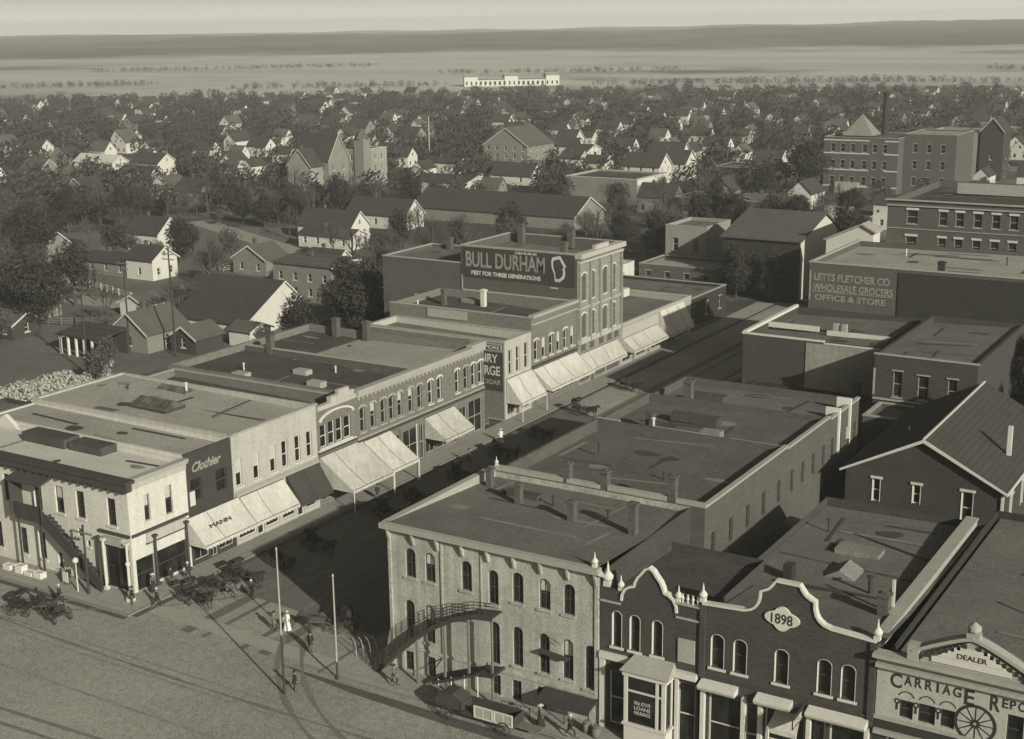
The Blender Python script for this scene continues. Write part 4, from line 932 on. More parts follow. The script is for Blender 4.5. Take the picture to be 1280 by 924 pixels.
w.prism([(X0 + .02, 80.5, 11.352)] + [(x, 80.5, z) for x, z in G] + [(-22.4, 80.5, 11.352)], (0, .4, 0)); w.build('wall', M['redbrick'], t)
k = coping_strip(G, 80.36, .5, .17)
k.build('gable_coping', M['trim'], t)
windows(t, (X0, 80.5, 0), S_, ops, 'deep'); windows(t, (X0, 80.5, 0), S_, sf, 'shopw')
finial(t, -34.5, 80.65, 11.5, .85); finial(t, -22.45, 80.65, 11.5, .9)
pl = []
for i in range(48):
    a = 2 * math.pi * i / 48
    r1_ = 1.0 / math.sqrt((math.cos(a) / 1.22) ** 2 + (math.sin(a) / .55) ** 2); r2_ = 1.0 / math.sqrt((math.cos(a) / .66) ** 2 + (math.sin(a) / .86) ** 2)
    r = max(r1_, r2_); pl.append((-28.75 + r * math.cos(a), 80.36, 11.6 + r * math.sin(a)))
MB().prism(pl, (0, .137, 0)).build('plaque', M['trim'], t)
text('1898', t, (-28.75, 80.36, 11.6), S_, 1.5, .72, M['black'], 'plaque_lettering', .02, bold=.012)
for a, b in ((-34.4, -31.7), (-30.3, -27.8), (-26.7, -22.7)):
    k = MB(); k.prism([(a, 80.497, 5.35), (a, 79.75, 5.35), (a, 79.65, 5.55), (a, 79.65, 5.68), (a, 80.497, 5.9)], (b - a, 0, 0)); k.build('shop_cornice', M['trim'], t)
for x in (-34.2, -31.2, -30.0, -26.6, -22.7):
    k = MB(); k.box(x - .14, x + .14, 80.15, 80.497, .15, 5.3); k.build('shop_pier', M['trim'], t)
for x in (-34.4, -22.6): MB().box(x - .2, x + .2, 80.34, 80.497, 5.95, 11.3).build('pilaster', M['redbrick'], t)
MB().box(-34.2, -22.8, 80.4, 80.497, 6.05, 6.2).build('belt', M['redbrick'], t)
r = MB(); r.quad((-35.8, 90.0, 9.2), (-22.8, 90.0, 9.5), (-22.8, 110.4, 9.0), (-35.8, 110.4, 8.8)); r.quad((-34.5, 80.9, 10.2), (-22.8, 80.9, 10.2), (-22.8, 89.997, 9.5), (-34.5, 89.997, 9.2)); patches(r, -35.6, -24.2, 90.2, 110.2, lambda x, y: 9.25 + .023 * (x + 35.8) + (-.022 - .005 * (x + 35.8) / 13) * (y - 90) + .01); r.build('roof', [M['tar2'], M['patch_dark'], M['patch_pale']], t)
r = MB(); r.box(-23.9, -23.1, 81.2, 110.5, 9.3, 9.85); r.box(-24.0, -23.0, 88.6, 110.5, 9.852, 10.0); r.build('party_wall', M['greytrim'], t)
chimney(t, -24.4, 88.8, 9.0, 11.0, .38); MB().box(-24.1, -23.9, 89.5, 89.7, 9.9, 12.0).build('vent_pipe', M['trim'], t)
k = MB(); k.box(-31.5, -28.0, 99.5, 101.2, 8.9, 9.5); k.build('roof_hatch', M['patch_pale'], t)
k = MB(); k.prism([(-30.6, 94.2, 9.2), (-28.2, 94.2, 9.25), (-29.4, 94.2, 9.9)], (0, 2.6, 0)); k.build('roof_hatch', M['patch_pale'], t)
k = MB(); k.box(-33.0, -32.3, 92, 93, 9.1, 10.4); k.build('chimney', M['blackwall'], t)
k = MB(); k.path([(-35.2, 97.5, 9.05), (-24.4, 96.2, 9.35)], .1, 5); k.path([(-31.5, 104.5, 9.0), (-24.4, 101.0, 9.3)], .1, 5); k.build('roof_seam', M['tar3'], t)
pipe(t, -33.5, 104.0, 9.0, 1.0); pipe(t, -26.5, 92.5, 9.3, 1.3, .16)
# hanging shop sign
t = thing('hanging_sign', 'slanting white lettered shop sign on a bracket in front of the 1898 building', 'sign', (-27.0, 80.4, 5.2))
k = MB(); k.prism([(-27.03, 80.4, 5.0), (-27.03, 78.2, 5.0), (-27.03, 78.2, 5.75), (-27.03, 80.4, 5.75)], (.06, 0, 0)); k.build('board', M['darkpaint'], t)
text('BAKERY', t, (-27.035, 79.3, 5.38), ((0, -1, 0), (-1, 0, 0)), 2.0, .5, M['letter'], 'sign_lettering', .015, bold=.02)
text('BAKERY', t, (-26.965, 79.3, 5.38), ((0, 1, 0), (1, 0, 0)), 2.0, .5, M['letter'], 'sign_lettering', .015, bold=.02)
MB().tube((-27, 80.45, 5.9), (-27, 78.0, 5.85), .035, .035, 6).build('bracket', M['iron'], t)
# striped shop awning under the sign and pale posts
t = thing('awning', 'small white gabled awning over the doorway below the slanting shop sign', 'awning', (-28.0, 79.5, 4))
k = MB(); k.quad((-28.9, 80.4, 5.0), (-27.2, 80.4, 5.0), (-27.0, 79.2, 4.2), (-29.1, 79.2, 4.2)); k.quad((-29.1, 79.2, 4.2), (-27.0, 79.2, 4.2), (-27.0, 79.2, 3.85), (-29.1, 79.2, 3.85)); k.build('canvas', M['canvas'], t)
k = MB()
for x in (-29.0, -27.1): k.tube((x, 79.25, .15), (x, 79.25, 4.2), .07, .07, 8)
k.build('post', M['trim'], t)
# carriage repository
t = thing('carriage_store', 'white painted carriage store front with black lettering and a small pediment', 'building', (-16, 80.5, 0))
X0 = -22.3
ops = [(-20.8 - X0, -19.9 - X0, 6.6, 7.85), (-19.6 - X0, -18.5 - X0, 6.6, 7.9), (-18.2 - X0, -17.3 - X0, 6.65, 7.9), (-14.2 - X0, -13.2 - X0, 6.6, 8.6), (-12.6 - X0, -11.6 - X0, 6.6, 8.6)]
w = MB(); wall(w, (X0, 80.5, 0), S_, 15, 6.4, 10.0, ops, .3); w.build('sign_wall', M['white'], t)
lo = [(.8, 4.2, .5, 5.2), (4.8, 9.0, .2, 5.2), (9.8, 14, .5, 5.2)]
w = MB(); wall(w, (X0, 80.5, 0), S_, 15, 0, 6.4, lo, .3); wall(w, (X0, 80.5, 10.0), S_, 15, 0, .9); wall(w, (-7.3, 80.5, 0), E_, 34, 0, 9.5); wall(w, (-7.3, 114.5, 0), N_, 15, 0, 9.5); wall(w, (X0, 114.5, 0), W_, 33.6, 0, 9.5); w.build('wall', M['blackwall'], t)
windows(t, (X0, 80.5, 0), S_, ops, 'dark'); windows(t, (X0, 80.5, 0), S_, lo, 'shopw')
c = MB(); c.box(-22.35, -7.2, 80.1, 80.497, 9.9, 10.15); c.box(-22.5, -7.2, 79.8, 80.8, 10.65, 10.9); c.box(-22.35, -7.2, 80.3, 80.497, 10.152, 10.647); c.box(-22.35, -7.2, 80.35, 80.497, 6.2, 6.42); c.build('cornice', M['greytrim'], t)
c = MB(); c.box(-22.3, -7.3, 80.2, 80.497, 5.2, 5.5); c.build('belt', M['greytrim'], t)
# pediment
c = MB(); c.prism([(-19.6, 80.3, 10.903), (-13.4, 80.3, 10.903), (-13.4, 80.3, 11.35), (-16.5, 80.3, 12.9), (-19.6, 80.3, 11.35)], (0, .5, 0)); c.build('pediment', M['greytrim'], t)
c = MB(); c = coping_strip([(-16.5 + dx, 13.0 - 1.62 * abs(dx / 3.6) ** (1.25 if abs(dx) > .2 else 1)) for dx in (-3.6, -3.2, -2.7, -2.2, -1.7, -1.2, -.7, -.3, 0, .3, .7, 1.2, 1.7, 2.2, 2.7, 3.2, 3.6)], 80.12, .8, .22); c.box(-20.4, -19.7, 80.15, 80.9, 10.903, 11.9); c.box(-13.3, -12.6, 80.15, 80.9, 10.903, 11.9); c.box(-16.9, -16.1, 80.2, 80.8, 13.1, 13.45)
c.lathe((-16.5, 80.5, 13.453), [(.3, 0), (.42, .2), (.4, .42), (.15, .6), (.02, .7)], 10); c.build('pediment_coping', M['greytrim'], t)
c = MB(); c.box(-18.9, -14.1, 80.2, 80.297, 11.1, 11.5); c.prism([(-18.6, 80.2, 11.52), (-14.4, 80.2, 11.52), (-15.6, 80.2, 12.4), (-17.4, 80.2, 12.4)], (0, .097, 0)); c.build('pediment_panel', M['trim'], t)
k = MB()
for sgn in (-1, 1):
    for i in range(8):
        f = (i + .5) / 8; x = -16.5 + sgn * (.25 + 3.0 * f); z = 12.9 - 1.45 * f - .42
        k.box(x - .11, x + .11, 80.2, 80.297, z, z + .26)
k.build('dentil_row', M['black'], t)
text('DEALER', t, (-16.45, 80.19, 11.82), S_, 1.8, .34, M['black'], 'pediment_lettering', .015, bold=.01)
# painted sign
yb = 80.5
for ch, x, w_, h, z in (('C', -21.05, .75, 1.0, 9.1), ('A', -20.3, .5, .66, 9.25), ('R', -19.65, .45, .66, 9.25), ('R', -19.0, .45, .66, 9.25), ('I', -18.45, .14, .66, 9.25), ('A', -17.9, .5, .66, 9.25), ('G', -17.25, .5, .66, 9.25), ('E', -16.5, .6, 1.05, 9.1),
                        ('R', -14.95, .6, 1.05, 9.1), ('E', -14.35, .36, .62, 9.25), ('P', -13.9, .36, .62, 9.25), ('O', -13.35, .48, .62, 9.25), ('S', -12.8, .4, .62, 9.25), ('I', -12.4, .12, .62, 9.25), ('T', -12.0, .4, .62, 9.25), ('O', -11.5, .48, .62, 9.25), ('R', -10.95, .4, .62, 9.25), ('Y', -10.4, .45, .62, 9.25)):
    text(ch, t, (x, yb, z), S_, w_, h, M['black'], 'sign_lettering', .02, bold=.02)
k = MB()
def ring(k, cx, cz, r0, r1, a0=0, a1=360, y=yb - .02, n=40):
    for i in range(n):
        a, b = R_(a0 + (a1 - a0) * i / n), R_(a0 + (a1 - a0) * (i + 1) / n)
        k.prism([(cx + r0 * math.cos(a), y, cz + r0 * math.sin(a)), (cx + r0 * math.cos(b), y, cz + r0 * math.sin(b)), (cx + r1 * math.cos(b), y, cz + r1 * math.sin(b)), (cx + r1 * math.cos(a), y, cz + r1 * math.sin(a))], (0, .017, 0))
ring(k, -16.05, 7.4, 1.1, 1.3)
for i in range(12):
    a = R_(i * 30); k.prism([(-16.05 + .28 * math.cos(a - .15), yb - .018, 7.4 + .28 * math.sin(a - .15)), (-16.05 + 1.1 * math.cos(a - .03), yb - .018, 7.4 + 1.1 * math.sin(a - .03)), (-16.05 + 1.1 * math.cos(a + .03), yb - .018, 7.4 + 1.1 * math.sin(a + .03)), (-16.05 + .28 * math.cos(a + .15), yb - .018, 7.4 + .28 * math.sin(a + .15))], (0, .015, 0))
ring(k, -16.05, 7.4, .1, .3)
k.build('painted_wheel', M['black'], t)
k = MB()
for a, b in ((-20.8, -19.9), (-19.6, -18.5), (-18.2, -17.3)): ring(k, (a + b) / 2, 7.95, .48, .55, 20, 160, n=14); ring(k, a - .12, 7.7, .1, .2, 0, 360, n=12); k.box(a - .2, a - .06, yb - .02, yb - .003, 7.1, 7.55)
k.build('painted_scroll', M['black'], t)
rb = MB().quad((X0 + .3, 81.0, 9.2), (-7.5, 81.0, 9.2), (-7.5, 114.3, 8.9), (X0 + .3, 114.3, 8.9)); patches(rb, -21.8, -7.6, 81.2, 114, lambda x, y: 9.2 - .3 * (y - 81) / 33.3); rb.build('roof', [M['tar2'], M['patch_dark'], M['patch_pale']], t)
k = MB(); k.box(-12.5, -9.5, 92, 94, 9, 10.6); k.build('roof_hatch', M['tar3'], t); pipe(t, -16.0, 95.0, 9.1, .9)
k = MB(); k.box(-10.2, -9.0, 97.6, 98.8, 9.0, 11.0); k.build('chimney', M['greytrim'], t)
# gable shed
t = thing('gabled_shed', 'big dark gabled shed with bright white roof edges behind the front row', 'shed', (-31, 123, 0))
ops = [(2.6, 3.4, 5.4, 7.7), (6.4, 7.2, 5.8, 7.7), (10.9, 12.0, 4.6, 7.8)]
X0 = -38.2
w = MB(); wall(w, (X0, 123, 0), S_, 14.6, 0, 8.4, ops, .2); wall(w, (-23.6, 123, 0), E_, 23, 0, 8.4, [(3, 4, 4.5, 7), (8, 9, 4.5, 7)], .2); wall(w, (-23.6, 146, 0), N_, 14.6, 0, 8.4); wall(w, (X0, 146, 0), W_, 23, 0, 8.4)
w.poly([(X0, 123, 8.4), (-23.6, 123, 8.4), (-30.9, 123, 12.1)]); w.poly([(X0, 146, 8.4), (-23.6, 146, 8.4), (-30.9, 146, 12.1)]); w.build('wall', M['clapdark'], t)
windows(t, (X0, 123, 0), S_, ops, 'shed'); windows(t, (-23.6, 123, 0), E_, [(3, 4, 4.5, 7), (8, 9, 4.5, 7)], 'shed')
r = MB(); r.quad((-38.6, 122.5, 8.35), (-30.9, 122.5, 12.3), (-30.9, 146.4, 12.3), (-38.6, 146.4, 8.35)); r.quad((-30.9, 122.5, 12.3), (-23.2, 122.5, 8.35), (-23.2, 146.4, 8.35), (-30.9, 146.4, 12.3)); r.build('roof', M['shingle'], t)
b = MB()
for s in (-1, 1):
    xe = -30.9 + s * 7.75
    b.prism([(-30.9, 122.4, 12.33), (xe, 122.4, 8.33), (xe, 122.4, 8.1), (-30.9, 122.4, 12.0)], (0, .097, 0))
b.box(-31.0, -30.8, 122.5, 146.4, 12.31, 12.42); b.box(-23.25, -23.1, 122.5, 146.4, 8.1, 8.33)
b.build('bargeboard', M['trim'], t)
b = MB(); b.box(-23.75, -23.5, 122.8, 122.997, 2, 8.0); b.build('corner_board', M['trim'], t)
MB().box(-25.2, -24.8, 131, 131.4, 9.3, 12.2).build('vent_pipe', M['trim'], t)
pipe(t, -34, 122.9 + 6, 10.6, .7)
# back yard clutter walls between the row and the shed
t = thing('yard_fence', 'dark board fence along the back alley behind the flat roofs', 'fence', (-40, 118, 0))
k = MB(); k.box(-40.9, -40.8, 96, 136, 0, 2.1); k.build('board_panel', M['darkwood'], t)
t = thing('back_shed', 'long dark lean-to range along the back wall of the flat roofed stores', 'shed', (-40, 98, 0))
k = MB(); k.box(-41.15, -38.6, 97.5, 110.5, 0, 5.6); k.build('wall', M['darkwood'], t); MB().quad((-41.15, 97.3, 7.2), (-38.3, 97.3, 5.6), (-38.3, 110.7, 5.6), (-41.15, 110.7, 7.2)).build('roof', M['tar3'], t)
t = thing('back_shed', 'small lean-to shed with a pale sloping roof in the back alley', 'shed', (-38.8, 111.5, 0))
k = MB(); k.box(-40.5, -36.9, 111.0, 114.5, 0, 5.0); k.build('wall', M['wood'], t); MB().quad((-40.7, 110.8, 5.6), (-36.7, 110.8, 5.05), (-36.7, 114.8, 5.05), (-40.7, 114.8, 5.6)).build('roof', M['tar2'], t)

# ------------------------------------------------------------------ houses behind
HOUSES = []          # (x, y, radius) kept clear of trees
def house(label, x0, x1, y0, y1, eave, ridge_h, axis='x', wm='clap', rm='shingle', nS=2, nE=1, rp=.5, chim=True, group=None, eave2=None, attic=True, over=.4, cat='house', name='house', floors=1, door=False):
    """gabled house, ridge along x or y; rp = where the ridge stands across the span, eave2 = height of the far eave"""
    t = thing(name, label, cat, ((x0 + x1) / 2, (y0 + y1) / 2, 0), group)
    HOUSES.append(((x0 + x1) / 2, (y0 + y1) / 2, max(x1 - x0, y1 - y0) * .5))
    e2 = eave2 or eave
    wh = 1.5; ww = .45
    def rows(L_, n): return [(L_ * (i + .5) / n - ww, L_ * (i + .5) / n + ww, 1.0 + f * 2.8, 1.0 + wh + f * 2.8) for f in range(floors) for i in range(n)] if n else []
    oS = [o for o in rows(x1 - x0, nS) if o[3] < eave]; oE = [o for o in rows(y1 - y0, nE) if o[3] < min(eave, e2) + (1 if axis == 'x' else 0)]
    oE = [o for o in oE if o[3] < min(eave, e2)]
    w = MB()
    wall(w, (x0, y0, 0), S_, x1 - x0, 0, eave if axis == 'x' else min(eave, e2), oS, .15); wall(w, (x1, y0, 0), E_, y1 - y0, 0, min(eave, e2) if axis == 'x' else e2, oE, .15)
    wall(w, (x1, y1, 0), N_, x1 - x0, 0, e2 if axis == 'x' else min(eave, e2)); wall(w, (x0, y1, 0), W_, y1 - y0, 0, min(eave, e2) if axis == 'x' else eave)
    lo = min(eave, e2)
    r = MB(); th = .16
    if axis == 'x':
        ym = y0 + (y1 - y0) * rp
        for x in (x0, x1): w.poly([(x, y0, lo), (x, y1, lo), (x, y1, e2), (x, ym, ridge_h), (x, y0, eave)])
        sl0 = (ridge_h - eave) / (ym - y0); sl1 = (ridge_h - e2) / (y1 - ym)
        A = [(y0 - over, eave - over * sl0), (ym, ridge_h), (y1 + over, e2 - over * sl1)]
        r.prism([(x0 - over, y, z + .03) for y, z in A] + [(x0 - over, y, z + .03 + th) for y, z in A[::-1]], (x1 - x0 + 2 * over, 0, 0))
    else:
        xm = x0 + (x1 - x0) * rp
        for y in (y0, y1): w.poly([(x0, y, lo), (x1, y, lo), (x1, y, e2), (xm, y, ridge_h), (x0, y, eave)])
        sl0 = (ridge_h - eave) / (xm - x0); sl1 = (ridge_h - e2) / (x1 - xm)
        A = [(x0 - over, eave - over * sl0), (xm, ridge_h), (x1 + over, e2 - over * sl1)]
        r.prism([(x, y0 - over, z + .03) for x, z in A] + [(x, y0 - over, z + .03 + th) for x, z in A[::-1]], (0, y1 - y0 + 2 * over, 0))
    w.build('wall', M[wm], t); ro = r.build('roof', M[rm], t)
    if oS: windows(t, (x0, y0, 0), S_, oS, 'house')
    if oE: windows(t, (x1, y0, 0), E_, oE, 'house')
    if attic and axis == 'x' and ridge_h - lo > 1.8:
        ms = win_meshes(.7, 1.1, 0, 'house'); ym = y0 + (y1 - y0) * rp
        f = child('window', ms[0], t, frame((x1 + .26, ym, lo + .5), *E_)); child('pane', ms[1], f, Matrix.Identity(4), False)
    b = MB(); 
    if axis == 'x':
        for a_, c_ in zip(A[:-1], A[1:]): b.prism([(x1 + over + .003, a_[0], a_[1] - .12), (x1 + over + .003, c_[0], c_[1] - .12), (x1 + over + .003, c_[0], c_[1] + .18), (x1 + over + .003, a_[0], a_[1] + .18)], (.06, 0, 0))
    else:
        for a_, c_ in zip(A[:-1], A[1:]): b.prism([(a_[0], y0 - over - .063, a_[1] - .12), (c_[0], y0 - over - .063, c_[1] - .12), (c_[0], y0 - over - .063, c_[1] + .18), (a_[0], y0 - over - .063, a_[1] + .18)], (0, .06, 0))
    b.build('bargeboard', M['trim'], t)
    if chim: chimney(t, x0 + (x1 - x0) * .35, y0 + (y1 - y0) * .5, eave, ridge_h + .8, .3)
    return t
GY = 'houses in the yards behind the west side shops'
for i, (x, y, w_, d_, e, r, ax, wm, rm, lb) in enumerate((
    (-190, 148, 8, 6, 2.6, 4.2, 'x', 'clapdark', 'shingle2', 'dark low shed at the left end of the yards'), (-200, 160, 9, 7, 3.4, 6.2, 'x', 'clap2', 'shingle', 'grey cottage half hidden by yard trees at the left'),
    (-183, 171, 6, 5, 2.4, 3.8, 'y', 'clap', 'shingle2', 'tiny white shed between the cottages in the yards'), (-180, 186, 7, 6, 2.8, 4.8, 'x', 'clapdark', 'shingle', 'dark shed on the bare ground left of the saltbox barn'),
    (-193, 214, 9, 7, 3.4, 6.0, 'y', 'clap2', 'shingle2', 'grey cottage right of the lone white gabled house'), (-178, 218, 8, 6, 3, 5.4, 'x', 'clap', 'shingle', 'small white cottage by the pale lane'),
    (-236, 226, 10, 8, 4.2, 7.6, 'x', 'clap', 'shingle', 'white gabled cottage behind the lone white gabled house'), (-248, 204, 9, 7, 3.6, 6.4, 'x', 'clap2', 'shingle', 'grey cottage on the left lane among thin trees'))):
    house(lb, x - w_ / 2, x + w_ / 2, y - d_ / 2, y + d_ / 2, e, r, ax, wm, rm, nS=2, nE=1, attic=False, chim='shed' not in lb, name='shed' if 'shed' in lb else 'house', cat='shed' if 'shed' in lb else 'house')
house('white gabled house with a dark lower wing standing alone in the open yards', -213, -205.5, 195.5, 202.5, 4.2, 6.5, 'x', nS=1, nE=2, door=True)
house('low pale wing with a dark roof joined to the lone white gabled house', -226, -213.4, 196, 202, 2.8, 4.3, 'x', 'clap2', nS=3, nE=0, attic=False)
house('long saltbox barn with a bright white gable end and a broad dark roof', -169, -153, 164.8, 179, 2.3, 7.9, 'x', 'clap', 'shingle', nS=2, nE=3, rp=.72, eave2=4.5, chim=False, name='barn', cat='barn')
house('small cottage with white edged gable and white porch posts in the yard', -167, -159, 149, 158, 3.2, 6.2, 'y', 'clap2', 'shingle2', nS=1, nE=1)
house('small dark shed with a rounded front beside the saltbox barn', -157, -151.5, 152, 158, 2.6, 4.3, 'y', 'clapdark', 'shingle2', nS=1, nE=0, chim=False, name='shed', cat='shed')
house('pale lean-to shed against the low corner of the saltbox barn', -152, -147.5, 160, 165, 2.6, 3.6, 'x', 'clap', 'shingle2', nS=0, nE=0, chim=False, attic=False, name='shed', cat='shed')
t = thing('open_shed', 'open dark shed with a row of white posts in the left yard', 'shed', (-167, 145, 0)); HOUSES.append((-167, 145, 5))
k = MB(); k.prism([(-172, 142, 3.2), (-172, 148, 4.0), (-172, 148, 4.2), (-172, 142, 3.4)], (10, 0, 0)); k.box(-172, -162, 147.6, 147.9, 0, 3.9); k.build('roof', M['shingle'], t)
for i in range(6): MB().box(-171.5 + i * 1.8, -171.2 + i * 1.8, 142.3, 142.6, 0, 3.25).build('post', M['palewood'], t)
house('grey two storey house behind the saltbox barn', -172, -158, 194, 205, 6.8, 7.4, 'x', 'clap2', 'shingle2', nS=4, nE=3, floors=2)
house('long white low house front left of the dark brick wing', -208, -193, 244, 251, 3.0, 4.4, 'x', 'clap', 'shingle', nS=4, nE=3)
house('dark roofed house with a bright white triangular gable, left of a similar one', -217, -201, 254.5, 262, 3.4, 6.9, 'x', 'clap', 'shingle', nS=3, nE=2)
house('dark roofed house with a bright white triangular gable, nearer the brick wing', -219, -200.5, 276, 284, 3.6, 7.2, 'x', 'clap', 'shingle', nS=3, nE=2)
house('huge dark roofed warehouse with a tall grey gable end beyond the tobacco advertisement', -212, -163, 295, 311, 3.2, 7.3, 'x', 'clap2', 'shingle', nS=0, nE=2, chim=False, name='warehouse', cat='warehouse')
house('long low white walled house behind the huge dark roof', -246, -226, 342, 356, 3.6, 5.2, 'x', 'clap', 'shingle', nS=4, nE=4)
house('small white gable poking above the long low white house', -242, -231, 376, 384, 3.2, 6.3, 'x', 'clap', 'shingle', nS=2, nE=1)
house('bright white steep gable right of the small white gable', -236, -221, 372, 380, 3.2, 6.6, 'x', 'clap', 'shingle', nS=2, nE=1)
house('large meeting house with a broad pale gabled roof among the trees', -264, -246, 412, 430, 8.4, 14.4, 'y', 'clap2', 'shingle2', nS=5, nE=4, floors=3, chim=False, name='meeting_house', cat='hall')
house('white porch wing on the near left of the large meeting house', -276, -262, 392, 399, 3.6, 5.0, 'x', 'clap', 'shingle', nS=4, nE=2)
house('white house close right of the large meeting house', -242, -233, 432, 442, 5.6, 7.4, 'x', 'clap', 'shingle', nS=2, nE=3, floors=2)
house('tiny bright white gable in the dark trees right of the meeting house', -282, -273, 495, 503, 3.4, 7.2, 'x', 'clap', 'shingle', nS=2, nE=1)
t = simple('square two storey building with a grey side and a bright white front', -194, -171, 346, 366, 7.0, 'clap2', 'tar3', name='store_building', nE=5, floors=2, st='house', cop='trim')
MB().box(-170.997, -170.8, 346.1, 365.9, 5.4, 6.9).build('false_front', M['clap'], t); HOUSES.append((-183, 358, 13))
for i, (x, y) in enumerate(((-186, 392), (-183, 405))):
    house(('white double gabled house, nearer half, right of the square building', 'white double gabled house, farther half, right of the square building')[i], x - 13, x, y, y + 9, 5.7, 9.4, 'x', 'clap', 'shingle', nS=3, nE=2, floors=2)
house('bright white narrow gable standing alone right of the double gabled house', -210, -198, 434, 443, 4, 9.2, 'x', 'clap', 'shingle', nS=2, nE=1)
house('small white house left of the square two storey building', -240, -232, 424, 431, 3.6, 5.8, 'x', 'clap', 'shingle', nS=2, nE=2)
house('second small white house left of the square two storey building', -225, -217, 414, 421, 3.6, 5.8, 'x', 'clap', 'shingle', nS=2, nE=2)
house('long pale roofed shed at the far left edge of town', -402, -382, 348, 356, 2.6, 5.2, 'x', 'clap', 'gravel2', nS=4, nE=2, chim=False, name='shed', cat='shed')
house('white two storey house with a dark roof in the left trees', -364, -351, 340, 349, 4.6, 7.6, 'x', 'clap', 'shingle', nS=4, nE=3, floors=2)
house('low white wing in front of the two storey house in the left trees', -362, -347, 333, 338.5, 2.8, 4.2, 'x', 'clap', 'shingle', nS=4, nE=2, attic=False)
for i, (x, y, m) in enumerate(((-484, 384, 'clap'), (-449, 372, 'clap'), (-411, 353, 'clap2'), (-382, 316, 'clap2'), (-320, 281, 'clap2'), (-287, 294, 'clap2'), (-300, 296, 'clap'), (-440, 340, 'clap2'))):
    house(('pale gabled house at the very left edge among trees', 'white gabled house with a steep front in the left trees', 'grey gabled house beside the long pale roofed shed', 'weathered gabled house half hidden under the left trees', 'grey gable showing dimly in the darkest left trees', 'grey gabled house at the edge of the open lane', 'little white house behind the grey gabled house by the lane', 'grey steep gabled house on the far left street')[i],
          x - 10, x, y, y + 7.5, 3.4, 6.6, 'x' if i % 2 else 'y', m, 'shingle' if i % 3 else 'shingle2', nS=2, nE=2)
house('tall dark house with steep pale edged gables left of centre among trees', -282, -268, 330, 340, 10, 17.5, 'x', 'clap2', 'shingle', nS=3, nE=2, floors=3, name='mansion')
house('lower cross gabled house against the tall steep gabled one', -279, -270, 324, 329.8, 8.5, 13.5, 'y', 'greystucco', 'shingle', nS=2, nE=1, floors=2)
t = thing('tower_house', 'narrow towered house with a pointed roof beside the tall steep gabled one', 'house', (-270, 350, 0)); HOUSES.append((-270, 350, 8))
block(t, -275, -265, 344, 356, 12, M['greystucco'], M['shingle'], M['trim'], [(x, x + .8, z, z + 1.8) for x in (1.5, 4.6, 7.7) for z in (1.5, 5, 8.5)], [(y, y + .8, z, z + 1.8) for y in (2, 5.5, 9) for z in (1.5, 5, 8.5)], ph=.3)
windows(t, (-275, 344, 0), S_, [(x, x + .8, z, z + 1.8) for x in (1.5, 4.6, 7.7) for z in (1.5, 5, 8.5)], 'house'); windows(t, (-265, 344, 0), E_, [(y, y + .8, z, z + 1.8) for y in (2, 5.5, 9) for z in (1.5, 5, 8.5)], 'house')
MB().box(-268.5, -264.8, 343.6, 347.3, 0, 15.5).build('tower', M['clap2'], t); MB().lathe((-266.65, 345.45, 15.5), [(2.9, 0), (1.6, 1.6), (.1, 3.0)], 4).build('tower_roof', M['shingle2'], t)
# church and school on the right
t = thing('schoolhouse', 'big brick schoolhouse with pale string courses, a pyramid roofed tower and a tall chimney', 'school', (-122, 398, 0)); HOUSES.append((-122, 405, 18)); HOUSES.append((-105, 412, 12))
ops = [(x, x + 1.2, z, z + 2.4) for z in (2.4, 7.2, 12.0) for x in (2, 5, 8, 11.5, 14.5, 17.5)]
block(t, -135, -113, 398, 420, 16.2, M['sidebrick'], M['shingle2'], M['greytrim'], ops, (), ph=.4)
windows(t, (-135, 398, 0), S_, ops, 'brick')
c = MB()
for z in (1.8, 6.6, 11.4, 15.2): c.box(-135.1, -121.5, 397.85, 397.997, z, z + .35); c.box(-117, -112.9, 397.85, 397.997, z, z + .35)
c.build('string_course', M['trim'], t)
c = MB(); c.box(-131, -124, 396.9, 397.997, 0, 3.2); c.build('portico', M['greytrim'], t)
ops = [(x, x + 1.2, z, z + 2.4) for z in (2.4, 7.2, 12.0) for x in (2.5, 6.5, 10.5)]
block(t, -112.9, -98, 404, 424, 17.2, M['sidebrick'], M['gravel'], M['greytrim'], ops, (), ph=.4, wall_name='wing_wall'); windows(t, (-112.9, 404, 0), S_, ops, 'brick')
c = MB(); P5 = [(-131, 402, 16.4), (-122, 402, 16.4), (-122, 411, 16.4), (-131, 411, 16.4)]; ap = (-126.5, 406.5, 22.5)
for i in range(4): c.poly([P5[i], P5[(i + 1) % 4], ap])
c.build('tower_roof', M['clap2'], t)
c = MB(); c.lathe((-122.5, 416, 14), [(1.05, 0), (.8, 13.6), (1.0, 13.62), (1.0, 14.3), (.75, 14.32)], 12); c.build('chimney', M['blackwall'], t)
t = simple('tall pale mottled building half hidden right of the schoolhouse', -117, -102, 446, 462, 15, 'greystucco', 'tar', name='store_building', nS=4, nE=3, floors=3, st='house'); HOUSES.append((-110, 454, 11))
house('narrow dark tower like house with a small white gable top', -101, -94, 446, 456, 15.5, 19.5, 'y', 'clapdark', 'shingle', nS=1, nE=1, floors=3, chim=False)
house('white ended house at the right edge beyond the brick building', -84, -75, 420, 428, 5, 8.6, 'x', 'clap', 'shingle', nS=2, nE=2)
house('small white roofed cottage just above the long brick building', -99, -90, 330, 337, 3.2, 5.8, 'y', 'clap', 'gravel', nS=2, nE=1)
house('low white shed end just left of the small white roofed cottage', -109, -103, 322, 329, 3.4, 5.6, 'x', 'clap', 'gravel', nS=1, nE=1, chim=False, name='shed', cat='shed')
